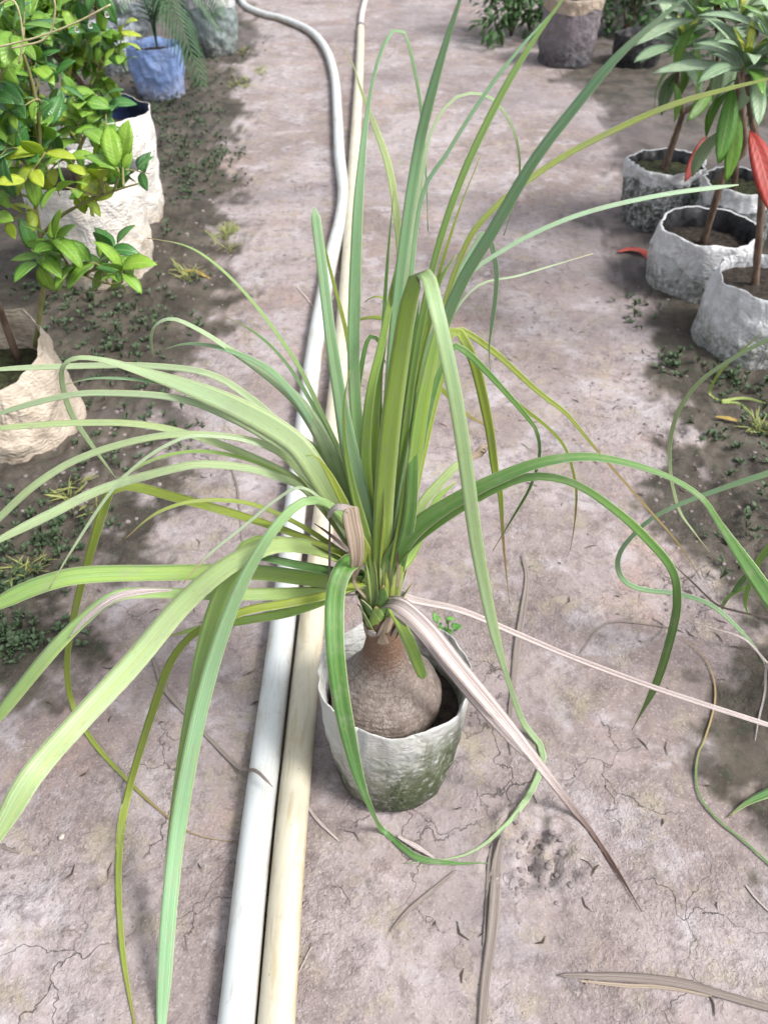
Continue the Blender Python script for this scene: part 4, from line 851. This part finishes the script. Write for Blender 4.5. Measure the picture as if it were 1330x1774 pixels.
shrub(BR2 + Vector((0, 0, .15)), 'lance leaved shrub with bent dark stem in the squat white bag',
      [([(1214, 432), (1228, 385), (1248, 318), (1258, 290), (1288, 262), (1286, 210), (1278, 150), (1262, 80), (1240, 10)], [2.8, 2.79, 2.77, 2.76, 2.76, 2.75, 2.74, 2.72, 2.70], .014)],
      [(1214, 4, 2.70, 18, 1.05, (0, -.2, 1), 2), (1285, 20, 2.72, 18, 1.0, (0, -.2, 1), 3)],
      [], 7)
shrub(BR2B + Vector((0, 0, .2)), 'slender lance leaved shrub in the tucked away dark bag',
      [([(1266, 372), (1270, 330), (1274, 285), (1270, 220), (1282, 140), (1310, 40)], [3.14, 3.14, 3.13, 3.12, 3.1, 3.06], .013)],
      [(1318, 20, 3.06, 18, 1.1, (0, -.2, 1), 3)], [], 9)

# ------------------------------------------------------------------ palm seedlings and shrubs farther off
def frond(root, P, Ln, seed):
    rnd = random.Random(seed); n = len(P); parts = [tube(P, [.004 * (1 - .7 * i / (n - 1)) for i in range(n)], 5)]
    for i in range(int(n * .22), n - 1):
        T = (P[i + 1] - P[i - 1]).normalized(); s_ = T.cross(Vector((0, 0, 1))).normalized()
        for sg in (-1, 1):
            l = Ln * math.sin(math.pi * (.18 + .78 * i / n)) * rnd.uniform(.85, 1.1)
            d = (s_ * sg * .8 + T * .75).normalized()
            pts = [P[i] + d * (l * k / 4) - Vector((0, 0, 1)) * (l * .45 * (k / 4) ** 2) for k in range(5)]
            parts.append(ribbon(pts, [.0016, .0052, .0056, .0036, .0006], (0,), .15, .0005, Vector((0, -.3, 1)), i))
    V, F_, L = join(parts); return link('frond', mesh('frond', V, F_, L), MT['frond'], root)
def seedling(base, label, tips, seed, Ln=.15):
    root = empty('palm_seedling', base, label, 'palm seedling', 'palm seedlings in bags')
    rnd = random.Random(seed)
    for k, (dx, dy, hz, drop) in enumerate(tips):
        a = base; mid = base + Vector((dx * .35, dy * .35, hz)); e = base + Vector((dx, dy, hz - drop))
        frond(root, spline([a, base + Vector((dx * .08, dy * .08, hz * .55)), mid, (mid + e) / 2 + Vector((0, 0, .06)), e], 26), Ln * rnd.uniform(.9, 1.1), seed * 20 + k)
    return root
seedling(BBL + Vector((.02, 0, .26)), 'dark green palm seedling arching over the blue bag', [(.30, -.25, .34, .42), (.42, -.05, .40, .30), (-.1, -.3, .40, .15), (.22, .2, .5, .1), (-.3, .05, .42, .2), (.05, -.1, .55, -.1), (.34, -.42, .30, .40)], 4)
seedling(G(372, 92) + Vector((0, 0, .36)), 'palm seedling with drooping fronds in the glossy bag by the curled pipe', [(-.35, -.2, .3, .35), (.12, -.30, .28, .36), (-.1, .2, .5, .1), (.2, .1, .45, .1), (-.3, -.35, .3, .4)], 5)
seedling(G(232, 68) + Vector((0, 0, .3)), 'palm seedling in the pale grey bag behind', [(.3, -.2, .3, .3), (-.3, -.1, .4, .1), (.1, .2, .5, .1), (.05, -.3, .4, .2)], 6)
def bush(base, label, rx, rz, nl, seed, mat='shrub', L_=.07, name='leafy_shrub'):
    rnd = random.Random(seed); root = empty(name, base, label, 'shrub', 'dark shrubs at the end of the path')
    stems = [tube(spline([base, base + Vector((rnd.uniform(-.3, .3) * rx, rnd.uniform(-.3, .3) * rx, rz)), base + Vector((rnd.uniform(-.8, .8) * rx, rnd.uniform(-.8, .8) * rx, rz * 1.6))], 10), [.012 - .001 * i for i in range(10)], 6) for _ in range(6)]
    V, F_, L = join(stems); link('stem', mesh('stem', V, F_, L), MT['bark'], root)
    parts = []
    cl = [(rnd.gauss(0, .5) * rx, rnd.gauss(0, .45) * rx, rz * rnd.uniform(.35, 1.8), rnd.uniform(.25, .5) * rx) for _ in range(16)]
    for _ in range(nl):
        c = rnd.choice(cl); v = Vector((rnd.gauss(0, 1), rnd.gauss(0, 1), rnd.gauss(0, .8))).normalized()
        p = base + Vector(c[:3]) + v * c[3] * rnd.uniform(.5, 1.05)
        if p.z < .03: p.z = .03 + rnd.random() * .1
        d = (v + Vector((rnd.uniform(-.6, .6), rnd.uniform(-.6, .6), rnd.uniform(-.5, .5)))).normalized(); l = L_ * rnd.uniform(.7, 1.3)
        pts = [p + d * (l * k / 3) - Vector((0, 0, l * .25 * (k / 3) ** 2)) for k in range(4)]
        parts.append(ribbon(pts, [.001, l * .2, l * .17, .0006], (0,), .2, .0006, Vector((rnd.uniform(-.4, .4), rnd.uniform(-.4, .4), 1)), _))
    V, F_, L = join(parts); o = link('crown', mesh('crown', V, F_, L), MT[mat], root); o['kind'] = 'stuff'
    return root
bush(G(885, 62), 'dark green shrub left of the charcoal bag', .34, .34, 1000, 41)
bush(G(985, -20), 'dark shrub rising behind the charcoal bag', .40, .45, 900, 42)
bush(G(1085, 62), 'dense dark shrub right of the charcoal bag', .36, .32, 1100, 43)
bush(G(1130, 20), 'olive shrub behind the low black bag', .36, .42, 800, 44, 'weed')
bush(Vector((-2.3, 4.2, .0)), 'shady shrub behind the navy lined bag', .5, .5, 1100, 45)
bush(Vector((-2.4, 6.6, .0)), 'dark shrub behind the grey bags', .6, .5, 1000, 46)
bush(Vector((2.15, 3.2, .0)), 'leafy shrub filling in behind the right hand bags', .5, .55, 1100, 47)

# ------------------------------------------------------------------ weeds, litter and crumbs
def cover(name, label, spots, seed, mat, size, cat, wr=.26, hmax=.03, sp=1.0):
    rnd = random.Random(seed); parts = []
    for (cx, cy, rx, ry, n) in spots:
        for _ in range(n):
            if _ % 7 == 0: kx, ky = rnd.gauss(cx, rx * 1.1), rnd.gauss(cy, ry * 1.1)
            x, y_ = rnd.gauss(kx, (11 + ky * .012) * sp), rnd.gauss(ky, (6 + ky * .009) * sp)
            p = G(x, y_); p.z = gz(p.x, p.y)
            if abs(p.x) > 5: continue
            st = rnd.uniform(.003, hmax) * rnd.random() + .002; lw = wr * rnd.uniform(.5, 1.15); up_ = Vector((rnd.uniform(-.5, .5), rnd.uniform(-.5, .5), 1)).normalized()
            for k in range(rnd.randint(3, 6)):
                a = rnd.uniform(0, 6.28); l = size * rnd.uniform(.6, 1.5); d = Vector((math.cos(a), math.sin(a), rnd.uniform(.1, .7))).normalized()
                pts = [p + Vector((0, 0, st * .2)), p + Vector((0, 0, st)) + d * l * .4, p + Vector((0, 0, st)) + d * l * .75, p + Vector((0, 0, st * .9)) + d * l]
                parts.append(ribbon(pts, [.0006, l * lw, l * lw * .85, .0006], (0,), .15, .0005, up_, k))
    V, F_, L = join(parts); o = link(name, mesh(name, V, F_, L), MT[mat]); tag(o, label, cat, kind='stuff'); return o
cover('ground_weeds', 'low dark green weeds covering the soil along both path borders', [(320, 240, 32, 50, 260), (290, 170, 30, 30, 160), (370, 290, 35, 20, 110), (60, 960, 60, 70, 130), (30, 1010, 40, 60, 90), (150, 620, 80, 50, 190), (200, 560, 60, 40, 150), (20, 1110, 30, 14, 70), (390, 130, 22, 40, 90), (230, 700, 40, 50, 40), (1300, 710, 40, 40, 60), (1250, 655, 40, 10, 40), (1100, 545, 16, 14, 25), (1160, 625, 14, 14, 25), (1310, 790, 30, 40, 30), (1300, 940, 30, 40, 24), (330, 330, 20, 20, 50), (120, 880, 60, 50, 40)], 5, 'weed', .0135, 'weeds', .28, .035)
cover('sparse_weeds', 'thin yellowish grass tufts dotted on the path edge', [(390, 425, 16, 10, 26), (330, 478, 12, 6, 8), (100, 870, 30, 20, 10), (1310, 745, 20, 10, 14), (430, 100, 15, 20, 26), (50, 1000, 10, 10, 8)], 6, 'grass', .05, 'grass', .045, .012, .6)
wd = empty('small_weed', on(772, 1098), 'small bright green weed behind the palm pot', 'weed')
rw = random.Random(3)
WL = leaf_mesh('leaf', .026, .013, .2, .2, MT['weedb'], 7, .5, 1)
for k in range(12):
    a = rw.uniform(0, 6.28); p = wd.location + Vector((rw.uniform(-.022, .022), rw.uniform(-.01, .01), rw.uniform(.004, .05)))
    place_leaf(WL, wd, p, Vector((math.cos(a), math.sin(a), rw.uniform(.1, .8))), Vector((0, 0, 1)), rw.uniform(.6, 1.1))
V, F_, L = tube(spline([wd.location, wd.location + Vector((.004, 0, .03)), wd.location + Vector((-.004, 0, .055))], 8), .0014, 5); link('stem', mesh('stem', V, F_, L), MT['barkg'], wd)
# grassy weed leaning out beside the dirty grey white bag
gw = empty('grass_weed', on(1245, 705), 'thin grass weed sprouting before the dirty grey white bag', 'weed')
for pts, ys in (([(1240, 700), (1225, 690), (1250, 640), (1320, 575)], [2.05, 2.04, 2.02, 2.0]), ([(1246, 702), (1290, 690), (1330, 700)], [2.05, 2.0, 1.96]), ([(1246, 704), (1280, 710), (1310, 740)], [2.05, 2.0, 1.94])):
    blade(gw, pts, ys, (5, 5, 4, 2), 'blade_olive', (0, 10), (.3, .1, .1))
def litter(pts, wpx, mat, label, name='dead_leaf_strip', cat='dead leaf', col=(.2, .1, 0), lift=.003, roll=(0,), fold=.25, group=None):
    P = []
    for p in pts:
        x, y_, dz = p if len(p) == 3 else (*p, 0)
        P.append(on(x, y_, lift + dz))
    n = 30; Q = spline(P, n); W = [max(.0006, key(wpx, i / (n - 1)) * .5 * depth(p) / F) for i, p in enumerate(Q)]
    W[0] *= .3; W[-1] *= .2
    V, F_, L = ribbon(Q, W, roll, fold, .001, Vector((0, 0, 1)), len(pts) + int(pts[0][0]))
    for v in V: v.z = max(v.z, gz(v.x, v.y) + .0015)
    o = link(name, mesh(name, V, F_, L), MT[mat]); o.color = (*col, 1)
    return tag(o, label, cat, group)
litter([(902, 962), (910, 985), (912, 1010), (905, 1060), (895, 1120), (888, 1190), (882, 1250), (884, 1310)], (4, 8, 11, 12, 11, 9, 7, 4), 'greystraw', 'long grey dead leaf lying flat behind the pot')
litter([(868, 1452), (858, 1500), (856, 1560), (850, 1630), (840, 1700), (832, 1790)], (6, 18, 20, 18, 15, 12), 'greystraw', 'wide brown dead leaf strip running from the trodden dent')
litter([(852, 1462), (846, 1500), (842, 1580), (836, 1640)], (3, 6, 6, 3), 'greystraw', 'narrow dark dead leaf beside the wide brown strip')
litter([(965, 1690), (1020, 1692), (1100, 1696), (1180, 1706), (1250, 1726), (1330, 1748), (1400, 1765)], (6, 12, 16, 16, 14, 13, 12), 'greystraw', 'half buried brown dead leaf with curved end, far from the pot')
litter([(1000, 1700), (1080, 1708), (1150, 1712), (1230, 1728)], (3, 6, 6, 3), 'strawb', 'thin tan dead leaf beside the half buried brown one')
litter([(675, 1614), (705, 1580), (740, 1550), (790, 1508)], (3, 8, 8, 4), 'greystraw', 'short dark strip on the mud before the pot')  # dark line on the mud, built as a thin strip
litter([(258, 1118), (272, 1160), (286, 1195), (330, 1245), (385, 1305, .002), (420, 1340, .012), (452, 1372, .074), (480, 1400, .076)], (3, 8, 9, 7, 6, 7, 8, 4), 'greystraw', 'grey dead leaf whose end rests across the white pipe')
litter([(534, 1400), (552, 1424), (588, 1458)], (5, 6, 2), 'straw', 'pale straw beside the cream pipe')
litter([(688, 1450), (722, 1470), (752, 1490)], (6, 11, 3), 'straw', 'short pale straw before the pot', lift=.008)
litter([(0, 1466), (20, 1474), (36, 1480)], (5, 6, 2), 'greystraw', 'small dark twig on bare mud', cat='twig', name='twig')
litter([(1290, 1535), (1310, 1560), (1335, 1585)], (3, 4, 2), 'straw', 'thin pale straw near the dark green leaf tip')
litter([(515, 500), (532, 520), (550, 545)], (2, 3, 2), 'straw', 'fine pale straw left of the pipes, behind the leaves')
litter([(515, 1690), (525, 1670), (540, 1640)], (2, 3, 2), 'straw', 'fine straw against the cream pipe')
litter([(398, 800), (412, 850), (420, 940)], (3, 4, 2), 'greystraw', 'fine dark stalk beside the white pipe')
litter([(310, 478), (335, 474), (365, 485)], (6, 12, 3), 'fallen', 'yellowing fallen leaf beside the cream white bag', 'fallen_leaf', 'fallen leaf')
litter([(1068, 440), (1090, 438), (1112, 446), (1126, 462)], (4, 16, 16, 4), 'red', 'red fallen leaf beside the squat white bag', 'fallen_leaf', 'fallen leaf', lift=.008)
litter([(1232, 738), (1255, 742), (1278, 746)], (4, 12, 3), 'fallen', 'small yellow fallen leaf among the weeds', 'fallen_leaf', 'fallen leaf', lift=.012)
litter([(1005, 1130), (1050, 1080), (1130, 1082), (1180, 1090)], (2, 3, 3, 2), 'greystraw', 'fine branched root trace on the mud', cat='root', name='dry_root')
litter([(1130, 1070), (1150, 1084), (1128, 1110)], (2, 3, 2), 'greystraw', 'fine rootlet crossing the root trace', cat='root', name='dry_root')
def rock(c, r, seed, flat=.6, nn=10):
    V, F_ = lathe([(max(.02, math.sin(math.pi * i / 7)) * r, -math.cos(math.pi * i / 7) * r * flat) for i in range(8)], nn)
    for k, v in enumerate(V):
        q_ = Vector((v.x / r, v.y / r, v.z / r + seed * 3.7)); s_ = 1 + .45 * noise.noise(q_ * .9) + .22 * noise.noise(q_ * 2.3); V[k] = v * s_ + c
    F_ += [tuple(range(nn - 1, -1, -1)), tuple(7 * nn + j for j in range(nn))]
    return V, F_, [(0, 0, 0)] * len(V)
rr_ = random.Random(8)
ws = on(108, 1452, .004); V, F_, L = rock(ws, .0058, 5, .6, 18); tag(link('pebble', mesh('pebble', V, F_, L), MT['stone']), 'single pale pebble on the mud beside the reddish crumbs', 'pebble')
parts = []
for (cx, cy, rx, ry, n, r0, r1) in ((935, 1485, 24, 34, 46, .0015, .008), (60, 1500, 45, 40, 40, .0015, .005), (250, 900, 200, 200, 40, .0015, .005), (1050, 620, 90, 140, 120, .002, .007), (1200, 850, 70, 120, 90, .002, .007), (900, 1500, 230, 170, 26, .001, .0025), (520, 250, 120, 120, 50, .002, .006), (850, 350, 90, 100, 50, .002, .007), (350, 420, 60, 80, 80, .003, .009), (130, 760, 90, 90, 90, .003, .009), (880, 1100, 150, 120, 20, .001, .003)):
    for _ in range(n):
        x, y_ = rr_.gauss(cx, rx), rr_.gauss(cy, ry); r = rr_.uniform(r0, r1)
        parts.append(rock(on(x, y_, -r * .12), r, rr_.random() * 50, .6, 7))
V, F_, L = join(parts); tag(link('mud_crumbs', mesh('mud_crumbs', V, F_, L), MT['mud']), 'loose mud crumbs strewn over the path', 'crumbs', kind='stuff')

rl = random.Random(31); parts = []
for (cx, cy, rx, ry, n) in ((900, 1500, 260, 180, 26), (1000, 700, 160, 160, 40), (250, 1300, 170, 220, 24), (450, 300, 90, 130, 26), (820, 300, 110, 120, 26), (200, 800, 130, 180, 50), (1220, 850, 80, 200, 50), (1080, 450, 80, 100, 34)):
    for _ in range(n):
        x, y_ = rl.gauss(cx, rx), rl.gauss(cy, ry)
        if y_ < 60: continue
        p = on(x, y_, .002)
        if abs(p.x) > 2.2: continue
        a = rl.uniform(0, 6.28); l = rl.uniform(.008, .035); d = Vector((math.cos(a), math.sin(a), 0)); c2 = Vector((-d.y, d.x, 0)) * l * rl.uniform(-.25, .25)
        Q = [p, p + d * l * .5 + c2, p + d * l]
        for q_ in Q: q_.z = gz(q_.x, q_.y) + .0022
        parts.append(ribbon(Q, [.0007, rl.uniform(.0008, .0022), .0005], (0,), .2, .0006, Vector((0, 0, 1)), _))
V, F_, L = join(parts); tag(link('leaf_litter', mesh('leaf_litter', V, F_, L), MT['greystraw']), 'tiny bits of dry straw scattered over the mud', 'litter', kind='stuff')
